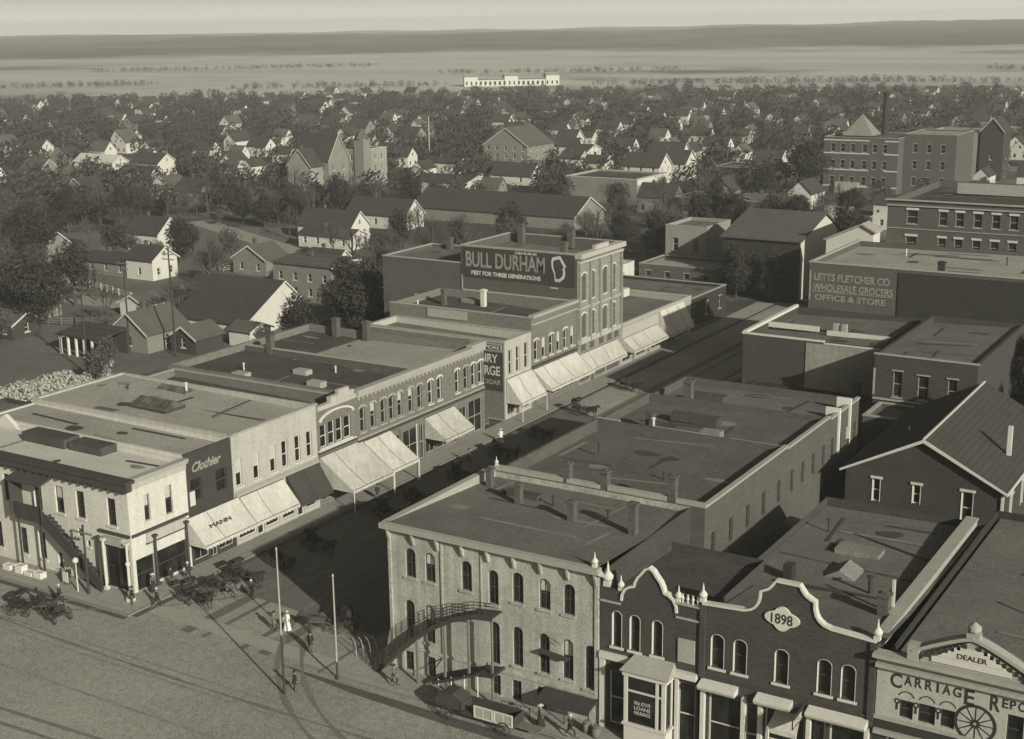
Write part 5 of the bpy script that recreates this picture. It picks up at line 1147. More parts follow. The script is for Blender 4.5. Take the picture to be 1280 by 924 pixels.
for i, (x, y) in enumerate(((-168, 450), (-150, 470), (-141, 430), (-163, 424), (-126, 500))):
    house(('white gable left of the round dark tree', 'pale upright house behind the round dark tree', 'white steep gable above the round dark tree', 'low white house end left below the round dark tree', 'small white house left of the tall school chimney')[i], x - 9, x, y, y + 8, (3.4, 5.6, 4, 3, 4)[i], (6.2, 7.2, 7.8, 5.2, 7.6)[i], 'x', 'clap', 'shingle', nS=2, nE=2)
t = thing('institution', 'very long white building alone in the far fields', 'building', (-600, 980, 0))
k = MB(); Mx = Matrix.Translation((-600, 980, 0)) @ Matrix.Rotation(R_(36.6), 4, 'Z')
k.box(-39, 39, -6, 6, 0, 5.6, Mx); k.box(-39, -28, -7, 7, 0, 7.6, Mx); k.box(28, 39, -7, 7, 0, 8.2, Mx); k.box(-6, 5, -7, 7, 0, 8, Mx); k.build('wall', M['clap'], t)
k = MB()
for a, b, z in ((-28, -6, 5.62), (5, 28, 5.62), (-39.3, -27.7, 7.62), (27.7, 39.3, 8.22), (-6.3, 5.3, 8.02)): k.prism([Mx @ Vector((a, -7.4, z)), Mx @ Vector((a, 0, z + 2.2)), Mx @ Vector((a, 7.4, z))], Mx.to_3x3() @ Vector((b - a, 0, 0)))
k.build('roof', M['gravel'], t)
for i in range(20):
    x = -37 + i * 3.9; k = MB(); k.box(x - .6, x + .6, -7.15, -5.9, 1.2, 3.9, Mx); k.build('window', M['glass'], t)
HOUSES.append((-600, 980, 45))

# distant houses of the town: a few kinds, copied
def far_house(w, d, e, r, wm, rm, wing=False):
    k = MB(); k.box(-w / 2, w / 2, -d / 2, d / 2, 0, e)
    k.poly([(w / 2, -d / 2, e), (w / 2, d / 2, e), (w / 2, 0, r)]); k.poly([(-w / 2, d / 2, e), (-w / 2, -d / 2, e), (-w / 2, 0, r)])
    if wing: k.box(-w * .2, w * .3, -d * .95, -d / 2, 0, e * .6)
    k.cur = 1; o = .35; A = [(-d / 2 - o, e - .25), (0, r + .03), (d / 2 + o, e - .25)]
    k.prism([(-w / 2 - o, y, z + .02) for y, z in A] + [(-w / 2 - o, y, z + .2) for y, z in A[::-1]], (w + 2 * o, 0, 0))
    if wing: k.quad((-w * .25, -d * 1.0, e * .58), (w * .35, -d * 1.0, e * .58), (w * .35, -d / 2 - .4, e * .85), (-w * .25, -d / 2 - .4, e * .85))
    k.box(-w * .2 - .4, -w * .2 + .4, -.4, .4, e, r + 1)
    k.cur = 2
    for i in range(3):
        x = -w / 2 + w * (i + .5) / 3
        if not wing: k.box(x - .45, x + .45, -d / 2 - .03, -d / 2 - .003, 1, 2.6)
    for y in (-d * .25, d * .25): k.box(w / 2 + .003, w / 2 + .03, y - .45, y + .45, 1, 2.6)
    k.box(w / 2 + .003, w / 2 + .03, -.4, .4, e + .2, e + 1.3)
    return k.mesh('far_house', [M[wm], M[rm], M['glass']])
FAR = [far_house(12, 8, 4.8, 8.6, 'clap', 'shingle'), far_house(10, 7.5, 5.5, 9.5, 'clap', 'shingle2', True), far_house(13, 9, 5.2, 9.4, 'clap2', 'shingle'), far_house(9, 7, 4.2, 7.8, 'clap2', 'shingle2', True)]
rnd = random.Random(11)
CAMV = Vector((0, 0, 50.0))
def clear(x, y, rad):
    return all((x - a) ** 2 + (y - b) ** 2 > (rad + c) ** 2 for a, b, c in HOUSES)
ANG0, ANG1 = R_(90 + 9), R_(90 + 55)       # town seen from the tower spreads between these bearings
n = 0; tries = 0
while n < 295 and tries < 20000:
    tries += 1
    r = math.sqrt(rnd.uniform(330, 985) ** 2); a = rnd.uniform(ANG0 - .03, ANG1 + .03); x, y = r * math.cos(a), r * math.sin(a)
    if not clear(x, y, 9) or (-345 < x < -90 and y < 330) or (-96 < x < -60): continue
    k = 0 if rnd.random() < .6 else rnd.choice((1, 1, 2, 3, 3))
    o = bpy.data.objects.new('far_house', FAR[k]); COL.objects.link(o)
    o.location = (x, y, hill(x, y)); o.rotation_euler = (0, 0, rnd.choice((0, 0, math.pi / 2, -math.pi / 2)) + rnd.uniform(-.05, .05)); s = rnd.uniform(.6, .88); o.scale = (s, s, s)
    tag(o, 'small white or grey gabled house far off among the trees of the town', 'house', 'distant gabled houses among the trees'); HOUSES.append((x, y, 7.01 if n % 3 else 9.01)); n += 1

# ------------------------------------------------------------------ trees
def crown_mesh(name, seed, H, rad, nl, leaf, m, base=.28, tall=1.0, inner=.35):
    """many small leaf cards filling uneven lobes: gaps, ragged outline"""
    rg = random.Random(seed); k = MB(); lobes = []
    for i in range(11):
        a = rg.uniform(0, 6.28); q = rg.uniform(.15, .72) * rad; z = H * rg.uniform(base + .1, .86)
        f = 1 - abs(z / H - .55) * .9
        lobes.append((q * math.cos(a) * f, q * math.sin(a) * f, z, rad * rg.uniform(.30, .55)))
    lobes.append((0, 0, H * .84, rad * .42)); lobes.append((0, 0, H * .55, rad * .6))
    tot = sum(l[3] ** 2 for l in lobes)
    for lx, ly, lz, lr in lobes:
        for i in range(int(nl * lr ** 2 / tot)):
            d = Vector((rg.gauss(0, 1), rg.gauss(0, 1), rg.gauss(0, 1))).normalized() * lr * (inner + (1.08 - inner) * rg.random() ** .6)
            c = Vector((lx, ly, lz)) + Vector((d.x, d.y, d.z * .85 * tall))
            if c.z < H * base * .7: continue
            nrm = (d.normalized() + Vector((rg.gauss(0, .6), rg.gauss(0, .6), rg.gauss(0, .6)))).normalized()
            u = nrm.orthogonal().normalized(); v = nrm.cross(u); t = rg.uniform(0, 6.28); u, v = u * math.cos(t) + v * math.sin(t), v * math.cos(t) - u * math.sin(t)
            s = leaf * rg.uniform(.8, 2.2); w = s * rg.uniform(.16, .42)
            k.quad(c - u * s - v * w * .3, c - v * w, c + u * s + v * w * .2, c + v * w)
    return k.mesh(name, m)
def twig_mesh(name, seed, H, rad, m):
    """a bare crown: limbs forking five times down to twigs"""
    rg = random.Random(seed); k = MB()
    def grow(p, d, L_, r, lv):
        q = p + d * L_; k.tube(p, q, r, r * .62, 4 if lv < 2 else 3, False)
        if lv == 5: return
        for i in range(3 if lv < 4 else 2):
            a = rg.uniform(0, 6.28); e = d.orthogonal().normalized(); e2 = d.cross(e); w = rg.uniform(.35, .8)
            nd = (d + (e * math.cos(a) + e2 * math.sin(a)) * w + Vector((0, 0, .14))).normalized()
            grow(p + d * L_ * rg.uniform(.55, 1.0), nd, L_ * rg.uniform(.6, .85), max(r * .6, .028), lv + 1)
    for i in range(4):
        a = 6.28 * i / 4 + rg.uniform(-.4, .4); grow(Vector((0, 0, H * rg.uniform(.22, .4))), Vector((math.cos(a) * .55, math.sin(a) * .55, .8)).normalized(), H * .24, H * .012, 1)
    grow(Vector((0, 0, H * .5)), Vector((.05, .02, 1)).normalized(), H * .2, H * .011, 1)
    return k.mesh(name, m)
def trunk_mesh(name, seed, H, rad):
    rg = random.Random(seed + 100); k = MB(); p = Vector((0, 0, -.2)); r = H * .026; top = []
    for i in range(5):
        q = p + Vector((rg.gauss(0, .12), rg.gauss(0, .12), H * .13)); k.tube(p, q, r, r * .85, 7, False); p = q; r *= .85
    for i in range(9):
        a = 6.28 * i / 9 + rg.uniform(-.3, .3); q = p + Vector((math.cos(a) * rad * .5, math.sin(a) * rad * .5, H * rg.uniform(.08, .25)))
        s = Vector((0, 0, H * rg.uniform(.3, .6))); k.tube(s, q, r * .75, r * .25, 5, False)
        k.tube(q, q + Vector((math.cos(a + .6) * rad * .3, math.sin(a + .6) * rad * .3, H * .14)), r * .25, r * .08, 4, False)
    k.tube(p, p + Vector((0, 0, H * .22)), r, r * .2, 5, False)
    return k.mesh(name, M['bark'])
KIND = [('leafy_tree', 11.5, 4.6, 2300, .26, 'leaf', .24, 1), ('leafy_tree', 9.5, 4.2, 1500, .24, 'leaf2', .22, 1.1), ('tall_tree', 14.5, 3.9, 2600, .28, 'leaf3', .18, 1.4), ('leafy_tree', 12.5, 5.4, 4600, .28, 'leaf3', .20, .95), ('leafy_tree', 8, 3.3, 1100, .22, 'leaf2', .22, 1), ('bare_tree', 12, 4.8, 1500, .24, 'leaf2', .22, 1.15), ('bare_tree', 10, 3.4, 950, .24, 'bark', .2, 1.4)]
TM = [(nm, crown_mesh('crown', i, H, rad, nl, lf, M[m], b, tl), trunk_mesh('trunk', i, H, rad)) for i, (nm, H, rad, nl, lf, m, b, tl) in enumerate(KIND)]
TWIG = mat('grey_twigs', .07, .4, .6, 3, bump=0)
TM += [('bare_tree', twig_mesh('crown', 70 + i, H, 4, TWIG), trunk_mesh('trunk', 80 + i, H, .5)) for i, H in enumerate((12, 10, 14))]
def tree(x, y, k, s, label, group=None, rz=None):
    nm, cm, tm = TM[k]
    if k == 3 and group: s *= rnd.uniform(.7, .9)
    o = bpy.data.objects.new(nm, None); COL.objects.link(o); o.location = (x, y, hill(x, y)); o.scale = (s * rnd.uniform(.92, 1.1), s * rnd.uniform(.92, 1.1), s); o.rotation_euler = (0, 0, rnd.uniform(0, 6.28) if rz is None else rz)
    tag(o, label, 'tree', group)
    for n_, me in (('crown', cm), ('trunk', tm)):
        c = bpy.data.objects.new(n_, me); COL.objects.link(c); c.parent = o
    return o
NEAR = [(-136, 386, 3, 1.3, 'big round dark tree standing left of the schoolhouse'), (-118, 268, 2, 1.05, 'dark tree right behind the tall brick advertisement building'), (-122, 258, 3, .95, 'second dark tree behind the tall brick advertisement building'),
        (-104, 290, 3, 1.0, 'broad dark tree beside the grey two storey building'), (-112, 296, 2, .85, 'upright dark tree above the grey two storey building'), (-96, 272, 3, 1.0, 'dark tree at the street bend left of the white shed wall'), (-92, 286, 2, .9, 'tall dark tree at the street bend left of the white shed wall'),
        (-131, 168, 3, 1.0, 'dark tree close against the windowless brick wing'), (-136, 158, 2, .75, 'slim dark tree left of the windowless brick wing'), (-141, 178, 3, 1.0, 'dense dark tree between the saltbox barn and the brick wing'), (-146, 190, 0, .9, 'leafy tree behind the bright saltbox barn gable'), (-150, 199, 3, .8, 'round tree by the corner of the grey two storey house'),
        (-147.5, 186, 4, .8, 'small dark tree at the far corner of the bright saltbox barn gable'), (-95, 234, 3, .8, 'round dark tree at the end of the street before the black shed wall'), (-88.5, 234, 2, .7, 'tall dark tree at the street end nearest the warehouse'), (-170, 160, 4, .7, 'small dark tree in the yard beside the white edged cottage'), (-186, 150, 3, 1.0, 'dark tree at the left end of the open yards'), (-196, 156, 0, 1.1, 'leafy tree at the left edge of the open yards'), (-181, 138, 1, .9, 'leafy tree behind the open shed with white posts'),
        (-157, 139, 1, .55, 'low dark tree behind the pale corner building roofs'), (-150, 131, 4, .7, 'small dark tree just behind the grey roof with skylights'), (-29, 170, 3, 1.1, 'dark tree mass below the black warehouse wall'), (-23, 158, 2, .9, 'dark tree right of the three windowed rear wing'), (-16, 168, 3, 1.2, 'dark tree at the right below the black warehouse wall'), (-10, 150, 0, 1.1, 'leafy tree beyond the gabled shed ridge'),
        (-41.5, 160, 4, .6, 'small dark tree in the court beside the rear wing'), (-228, 206, 0, .8, 'tree just left of the lone white gabled house'), (-216, 214, 3, .8, 'dark tree behind the lone white gabled house'), (-236, 190, 3, 1.1, 'dark tree far left of the lone white gabled house')]
for x, y, k, s, l in NEAR: tree(x, y, k, s, l)
for x, y, *_ in NEAR: HOUSES.append((x, y, 1.5))
def in_open(x, y):
    if -152 < x < -40 and y < 300 and x > -128: return True           # streets and stores
    if x > -152 and y < 320: return not (y > 262 and x < -92) and not (y > 268 and x < -98)
    if -265 < x < -150 and 115 < y < 262:                              # open yards
        return not (y < 178 and x < -196) and not (y > 205 and x > -185)
    if -94 < x < -60 and y < 640: return True
    if -206 < x < -148 and 262 < y < 300: return True
    return y < 110
pts = []
tries = 0
while len(pts) < 3200 and tries < 60000:
    tries += 1
    r = math.sqrt(rnd.uniform(190 ** 2, (930 + 45 * math.sin(tries * .37)) ** 2)); a = rnd.uniform(ANG0 - .02, ANG1 + .02); x, y = r * math.cos(a), r * math.sin(a)
    if in_open(x, y): continue
    bad = False
    for hx, hy, hr in HOUSES:
        dx, dy = x - hx, y - hy; d2 = dx * dx + dy * dy
        if d2 < (hr + 3.2) ** 2: bad = True; break
        L_ = math.hypot(hx, hy); ux, uy = -hx / L_, -hy / L_                # keep some of the view of each house open towards the square
        al = dx * ux + dy * uy; ac = abs(dx * uy - dy * ux)
        if hr > 1.6 and 0 < al < (4 + L_ * (.065 if L_ < 640 and hr not in (7.01, 9.01) else .033)) and ac < hr * (1.1 if hr not in (7.01, 9.01) else .8): bad = True; break
    if bad or any((x - p) ** 2 + (y - q) ** 2 < (18 if x < -215 and y < 320 else 40) for p, q, _ in pts[-400:]): continue
    pts.append((x, y, r))
for k in range(60):                                                 # scattered trees about the yards
    x, y = rnd.uniform(-262, -150), rnd.uniform(128, 262)
    if not in_open(x, y) or any((x - hx) ** 2 + (y - hy) ** 2 < (hr + 2.5) ** 2 or (hr > 2 and 0 < ((x - hx) * -hx + (y - hy) * -hy) / math.hypot(hx, hy) < 16 and abs((x - hx) * -hy - (y - hy) * -hx) / math.hypot(hx, hy) < hr) for hx, hy, hr in HOUSES): continue
    tree(x, y, rnd.choice((7, 8, 9, 7, 8, 6, 4)), rnd.uniform(.5, .85), 'thin bare tree standing in the yards behind the west shops', 'thin trees dotted about the yards')
pts.sort(key=lambda p: p[2])
for i, (x, y, r) in enumerate(pts[:255]):
    tree(x, y, rnd.choice((0, 2, 3, 4, 5, 6, 7, 8, 9, 7, 8, 9)) if x > -215 or y > 330 else rnd.choice((0, 2, 3, 3, 5, 7, 9)), rnd.uniform(.55, .92), 'thin dark tree in the town woods behind the shops', 'dark trees filling the town behind the shops')
far = MB(); protos = []
for s in range(4):
    rg = random.Random(50 + s); q = []
    for i in range(150):
        d = Vector((rg.gauss(0, 1), rg.gauss(0, 1), rg.gauss(0, 1))).normalized() * (.5 + .5 * rg.random())
        nn = (d + Vector((rg.gauss(0, .5), rg.gauss(0, .5), rg.gauss(0, .5)))).normalized(); u = nn.orthogonal().normalized(); v = nn.cross(u); z = rg.uniform(.4, 1.1); zz = z * rg.uniform(.2, .6)
        c = Vector((d.x * (3.2 + s * .4), d.y * (3.2 + s * .4), 5.4 + d.z * (4.0 + (s % 2) * 1.4))); q.append((c - u * z, c - v * zz, c + u * z, c + v * zz))
    protos.append(q)
for x, y, r in pts[255:]:
    s = rnd.uniform(.55, 1.05); o = Vector((x, y, hill(x, y)))
    for qd in protos[rnd.randrange(4)]: far.quad(*[p * s + o for p in qd])
# ragged hedgerows and copses on the edge of the fields
for cx, cy, n_, sx, ang, wd in ((-720, 900, 120, 80, .6, 12), (-420, 1060, 170, 120, .55, 12), (-250, 1130, 170, 120, .2, 16), (-960, 840, 90, 70, .8, 10), (-190, 1420, 220, 120, .1, 22), (-700, 1250, 150, 120, .55, 12), (-1150, 1250, 200, 160, .8, 16)):
    for i in range(n_):
        q = rnd.uniform(-sx, sx); x, y = cx + q * math.cos(ang) + rnd.gauss(0, wd * .5), cy + q * math.sin(ang) + rnd.gauss(0, wd); s = rnd.uniform(.28, .62); o = Vector((x, y, hill(x, y)))
        for qd in protos[i % 4][::2]: far.quad(*[p * s + o for p in qd])
tag(far.build('woods', M['leaf']), kind='stuff')
# pale bushes behind the corner building
def bush_mesh(seed):
    rg = random.Random(seed); k = MB()
    for i in range(420):
        d = Vector((rg.gauss(0, 1), rg.gauss(0, 1), abs(rg.gauss(0, 1)))).normalized() * (.55 + .5 * rg.random()); c = Vector((d.x * 1.2, d.y * 1.2, .2 + d.z * 1.5))
        nn = (d + Vector((rg.gauss(0, .5), rg.gauss(0, .5), rg.gauss(0, .5)))).normalized(); u = nn.orthogonal().normalized(); v = nn.cross(u); z = rg.uniform(.1, .2)
        k.quad(c - u * z, c - v * z, c + u * z, c + v * z)
    return k.mesh('blossom_bush', M['blossom'])
BU = [bush_mesh(i) for i in range(3)]
i = 0
for row, (xa, ya, xb, yb_) in enumerate(((-153, 116, -152.5, 134), (-156.5, 117, -155.5, 130))):
    for j in range(8):
        f = j / 7; o = bpy.data.objects.new('blossom_bush', BU[i % 3]); COL.objects.link(o); o.location = (xa + (xb - xa) * f + rnd.uniform(-.4, .4), ya + (yb_ - ya) * f, 0); o.rotation_euler = (0, 0, rnd.uniform(0, 6)); s = rnd.uniform(.95, 1.4); o.scale = (s, s, s)
        tag(o, 'pale blossoming round bush in the rows behind the corner building', 'bush', 'rows of pale bushes behind the corner building'); i += 1
o = bpy.data.objects.new('blossom_bush', BU[0]); COL.objects.link(o); o.location = (-158.5, 139, 0); o.scale = (1.5, 1.5, 1.5); tag(o, 'single pale bush apart from the rows, beside the open shed', 'bush')
t = simple('low dark shed with a flat roof behind the pale corner building', -141, -131, 98, 108, 5.2, 'clapdark', 'tar2', name='shed', cat='shed', nS=2, nE=2, st='house', cop=None)
t = simple('small grey roofed outbuilding behind the rows of pale bushes', -139, -131, 112, 120, 4.2, 'clap2', 'gravel', name='shed', cat='shed', nS=1, nE=2, st='house', cop=None)

# ------------------------------------------------------------------ poles
def pole(name, label, cat, x, y, h, m, r=.13, arms=(), m2=None, group=None, split=.5):
    t = thing(name, label, cat, (x, y, 0), group)
    if m2:
        MB().tube((x, y, 0), (x, y, h * split), r, r * .9, 10).build('lower_shaft', m2, t); MB().tube((x, y, h * split), (x, y, h), r * .9, r * .6, 10).build('upper_shaft', m, t)
    else: MB().tube((x, y, 0), (x, y, h), r, r * .65, 10).build('shaft', m, t)
    MB().lathe((x, y, h), [(r * .75, .002), (r * 1.1, .08), (r * .6, .2), (.01, .26)], 8).build('cap', m, t)
    for z in arms:
        k = MB(); k.box(x - 1.25, x + 1.25, y - .06 - r, y + .06 - r, z - .06, z + .06)
        for i in range(6): k.tube((x - 1.1 + i * .44, y - r, z + .06), (x - 1.1 + i * .44, y - r, z + .24), .04, .03, 5)
        k.build('crossarm', M['wood'], t)
    return t
pole('flag_pole', 'tall slim pole, white above and dark below, at the sunlit street corner', 'pole', -65.6, 72.6, 11.9, M['greytrim'], .09, (), M['darkwood'], split=.42)
pole('flag_pole', 'shorter slim white pole in front of the hotel corner', 'pole', -63.6, 76.6, 8.7, M['greytrim'], .095, (), M['darkwood'], split=.18)
pole('utility_pole', 'dark telephone pole farthest left in the yards behind the shops', 'pole', -157, 135, 14, M['darkwood'], .16, (13.2, 12.4))
pole('utility_pole', 'dark telephone pole before the open yards, left of the white gabled house', 'pole', -163, 149, 15, M['darkwood'], .16, (14.2, 13.4))
pole('utility_pole', 'dark telephone pole passing just right of the lone white gabled house', 'pole', -154, 150, 17, M['darkwood'], .17, (16.2, 15.4))
pole('utility_pole', 'short dark utility pole with small crossarms at the corner building porch', 'pole', -93.6, 78.3, 6.6, M['darkwood'], .13, (6.1,))
pole('utility_pole', 'dark telephone pole rising behind the pale bushes', 'pole', -148, 112, 14, M['darkwood'], .15, (13.3,))
pole('flag_pole', 'thin white post against the long brick block awnings', 'pole', -86.2, 119.6, 6.4, M['trim'], .09)
pole('flag_pole', 'thin white flag pole in the trees left of the meeting house', 'pole', -300, 430, 16, M['trim'], .2)
k = thing('lamp_post', 'small white globe lamp post beside the outside stair', 'lamp post', (-94.9, 78.2, 0))
MB().tube((-94.9, 78.2, .1), (-94.9, 78.2, 2.9), .07, .05, 8).build('post', M['trim'], k); MB().lathe((-94.9, 78.2, 2.9), [(.08, 0), (.24, .12), (.28, .3), (.2, .48), (.05, .56)], 10).build('globe', M['trim'], k)
k = thing('barber_pole', 'stout white post with a round base standing at the corner entrance', 'post', (-89.2, 79.2, 0))
MB().lathe((-89.2, 79.2, .15), [(.45, 0), (.42, .3), (.2, .42)], 12).build('base', M['trim'], k); MB().lathe((-89.2, 79.2, .57), [(.14, 0), (.13, 2.9), (.22, 2.95), (.22, 3.15), (.06, 3.3)], 10).build('shaft', M['trim'], k)
# yard fences
def rail_fence(label, pts_, h=1.3, m='wood', gap=2.4):
    t = thing('fence', label, 'fence', (*pts_[0], 0)); r = MB()
    for a, b in zip(pts_[:-1], pts_[1:]):
        a = Vector((*a, 0)); b = Vector((*b, 0)); L_ = (b - a).length; n_ = max(1, int(L_ / gap))
        for z in (.45, .85, 1.25): r.prism([a + Vector((0, 0, z - .07)), b + Vector((0, 0, z - .07)), b + Vector((0, 0, z + .07)), a + Vector((0, 0, z + .07))], (.04, .04, 0))
        for i in range(n_ + 1): p = a.lerp(b, i / n_); r.box(p.x - .07, p.x + .07, p.y - .07, p.y + .07, 0, 1.45)
    r.build('rail', M[m], t)
rail_fence('pale rail fence crossing the yards right of the lone white gabled house', [(-203, 210), (-168, 226)], m='palewood')
rail_fence('pale rail fence running from the saltbox barn up to the lane', [(-205, 220), (-176, 234), (-160, 214)], m='palewood')
rail_fence('pale rail fence in front of the small cottage', [(-161, 160), (-148, 166)], m='palewood')
rail_fence('weathered rail fence round the left cottages', [(-206, 152), (-186, 158), (-176, 168), (-188, 180)])
rail_fence('weathered rail fence behind the open shed', [(-180, 150), (-164, 162), (-170, 176)])
rail_fence('pale rail fence along the left lane', [(-262, 190), (-215, 186), (-190, 178)], m='palewood')

# ------------------------------------------------------------------ people, horses, vehicles
def skin_mesh(name, V, Ed, m, lv=1, root=0, extra=None):
    me = bpy.data.meshes.new('skin_base'); names = list(V); ix = {n: i for i, n in enumerate(names)}
    me.from_pydata([V[n][:3] for n in names], [(ix[a], ix[b]) for a, b in Ed], [])
    o = bpy.data.objects.new('skin_base', me); COL.objects.link(o)
    md = o.modifiers.new('s', 'SKIN'); md.use_smooth_shade = True
    if not me.skin_vertices: raise RuntimeError('no skin layer')
    for n in names:
        r = V[n][3]; r2 = V[n][4] if len(V[n]) > 4 else r
        me.skin_vertices[0].data[ix[n]].radius = (r, r2)
        me.skin_vertices[0].data[ix[n]].use_root = ix[n] == root
    sb = o.modifiers.new('u', 'SUBSURF'); sb.levels = lv; sb.render_levels = lv
    dg = bpy.context.evaluated_depsgraph_get(); r = bpy.data.meshes.new_from_object(o.evaluated_get(dg))
    bpy.data.objects.remove(o); bpy.data.meshes.remove(me)
    if extra:
        bm = bmesh.new(); bm.from_mesh(r); bm.from_mesh(extra); bm.to_mesh(r); bm.free()
    r.name = name; r.materials.clear(); r.materials.append(m)
    for p in r.polygons: p.use_smooth = True; p.material_index = 0
    return r
def link(name, me, parent):
    o = bpy.data.objects.new(name, me); COL.objects.link(o); o.parent = parent; return o
def make_person(walk=0.0, woman=False, cm='suit', tm='suit2', hat='derby', arm=0.0):
    t = thing('person', 'person', 'person', (0, 0, 0))
    w = walk
    V = dict(pel=(0, 0, .95, .12, .10), wai=(0, 0, 1.1, .12, .09), che=(0, .01, 1.3, .16, .11), nb=(0, .01, 1.45, .07), nk=(0, 0, 1.51, .05), jaw=(0, -.025, 1.575, .062, .07), hd=(0, -.005, 1.65, .075, .09), top=(0, .01, 1.71, .05, .06))
    Ed = [('pel', 'wai'), ('wai', 'che'), ('che', 'nb'), ('nb', 'nk'), ('nk', 'jaw'), ('jaw', 'hd'), ('hd', 'top')]
    for s, q in ((-1, 'l'), (1, 'r')):
        k = w * s
        V.update({'sh' + q: (s * .17, .01, 1.41, .06), 'el' + q: (s * .23, .03 + .12 * k, 1.14, .045), 'wr' + q: (s * .24, -.06 + .24 * k - arm * .15, .91 + abs(k) * .05 + arm * .2, .03), 'pa' + q: (s * .24, -.09 + .26 * k - arm * .2, .85 + abs(k) * .05 + arm * .2, .034, .022),
                  'hp' + q: (s * .09, 0, .88, .085), 'kn' + q: (s * .095, -.03 - .22 * k, .5, .058), 'an' + q: (s * .1, .03 - .38 * k, .1 + max(0, -k) * .1, .04), 'to' + q: (s * .11, -.13 - .38 * k, .045, .038, .03)})
        Ed += [('che', 'sh' + q), ('sh' + q, 'el' + q), ('el' + q, 'wr' + q), ('wr' + q, 'pa' + q), ('pel', 'hp' + q), ('hp' + q, 'kn' + q), ('kn' + q, 'an' + q), ('an' + q, 'to' + q)]
    ex = MB()
    for s in (-1, 1):
        b = Vector(V['pa' + ('l' if s < 0 else 'r')][:3])
        for i, ln in enumerate((.075, .085, .08, .06)):
            p = b + Vector((s * .005, -.028 + i * .018, -.02)); q = p + Vector((-s * .006, -.006, -ln * .55)); ex.tube(p, q, .009, .0085, 5); ex.tube(q, q + Vector((-s * .018, -.01, -ln * .42)), .0085, .007, 5)
        p = b + Vector((0, -.03, .02)); q = p + Vector((-s * .012, -.035, -.03)); ex.tube(p, q, .011, .01, 5); ex.tube(q, q + Vector((-s * .008, -.005, -.03)), .01, .008, 5)
    ex.lathe((0, -.098, 1.60), [(.016, -.02), (.022, 0), (.012, .03), (.004, .05)], 6)
    for s in (-1, 1): ex.lathe((s * .078, .01, 1.60), [(.008, -.03), (.018, 0), (.01, .035)], 6)
    link('body', skin_mesh('body', V, Ed, M['skin'], 1, 0, ex.mesh('hands', M['skin'])), t)
    e = MB()
    for s in (-1, 1): e.lathe((s * .03, -.088, 1.63), [(.006, -.008), (.011, 0), (.006, .008)], 6)
    e.box(-.022, .022, -.092, -.086, 1.553, 1.560); link('face_features', e.mesh('face_features', M['hair']), t)
    h = MB(); h.lathe((0, .02, 1.62), [(.088, -.06), (.097, .02), (.09, .08), (.04, .125)], 10); link('hair', h.mesh('hair', M['hair']), t)
    C = {k_: v for k_, v in V.items() if k_ in ('pel', 'wai', 'che', 'nb', 'shl', 'shr', 'ell', 'elr', 'wrl', 'wrr', 'hpl', 'hpr')}
    C = {k_: (*v[:3], v[3] * 1.22 + .012, (v[4] if len(v) > 4 else v[3]) * 1.25 + .012) for k_, v in C.items()}
    CE = [e_ for e_ in Ed if e_[0] in C and e_[1] in C]
    if woman:
        k = MB(); k.lathe((0, 0, 0), [(.36, .05), (.33, .2), (.26, .55), (.19, .85), (.135, 1.05), (.13, 1.1)], 14); link('skirt', k.mesh('skirt', M[tm]), t)
        C.pop('hpl'); C.pop('hpr'); CE = [e_ for e_ in CE if e_[1] not in ('hpl', 'hpr')]
        link('blouse', skin_mesh('blouse', C, CE, M[cm], 1), t)
    else:
        link('coat', skin_mesh('coat', C, CE, M[cm], 1), t)
        k = MB(); k.lathe((0, .01, 0), [(.23, .66), (.21, .8), (.175, 1.0)], 12); link('coat_skirt', k.mesh('coat_skirt', M[cm]), t)
        T = {k_: (*v[:3], v[3] * 1.2 + .012) for k_, v in V.items() if k_[:2] in ('pe', 'hp', 'kn', 'an') and k_ != 'pel' or k_ == 'pel'}
        link('trousers', skin_mesh('trousers', T, [e_ for e_ in Ed if e_[0] in T and e_[1] in T], M[tm], 1, list(T).index('pel')), t)
    k = MB()
    for q in ('l', 'r'):
        a = Vector(V['an' + q][:3]); b = Vector(V['to' + q][:3]); k.tube(a + Vector((0, .03, -.04)), b + Vector((0, -.03, 0)), .05, .042, 8)
    link('shoes', k.mesh('shoes', M['leather']), t)
    k = MB()
    if hat == 'wide': k.lathe((0, 0, 1.695), [(.24, 0), (.25, .015), (.11, .03), (.1, .11), (.05, .13)], 14)
    else: k.lathe((0, 0, 1.69), [(.15, 0), (.155, .015), (.1, .02), (.098, .1), (.06, .14), (.02, .15)], 14)
    link('hat', k.mesh('hat', M['straw'] if hat in ('wide', 'straw') else M['hair']), t)
    return t
PP = dict(stand=make_person(), walk=make_person(1.0, cm='suit', tm='suit', hat='straw'), grey=make_person(.6, cm='suit2', tm='suit', arm=.6), lady=make_person(0, True, 'dress', 'dress', 'wide', .5), ladyd=make_person(0, True, 'suit2', 'suit', 'wide'))
GP = None
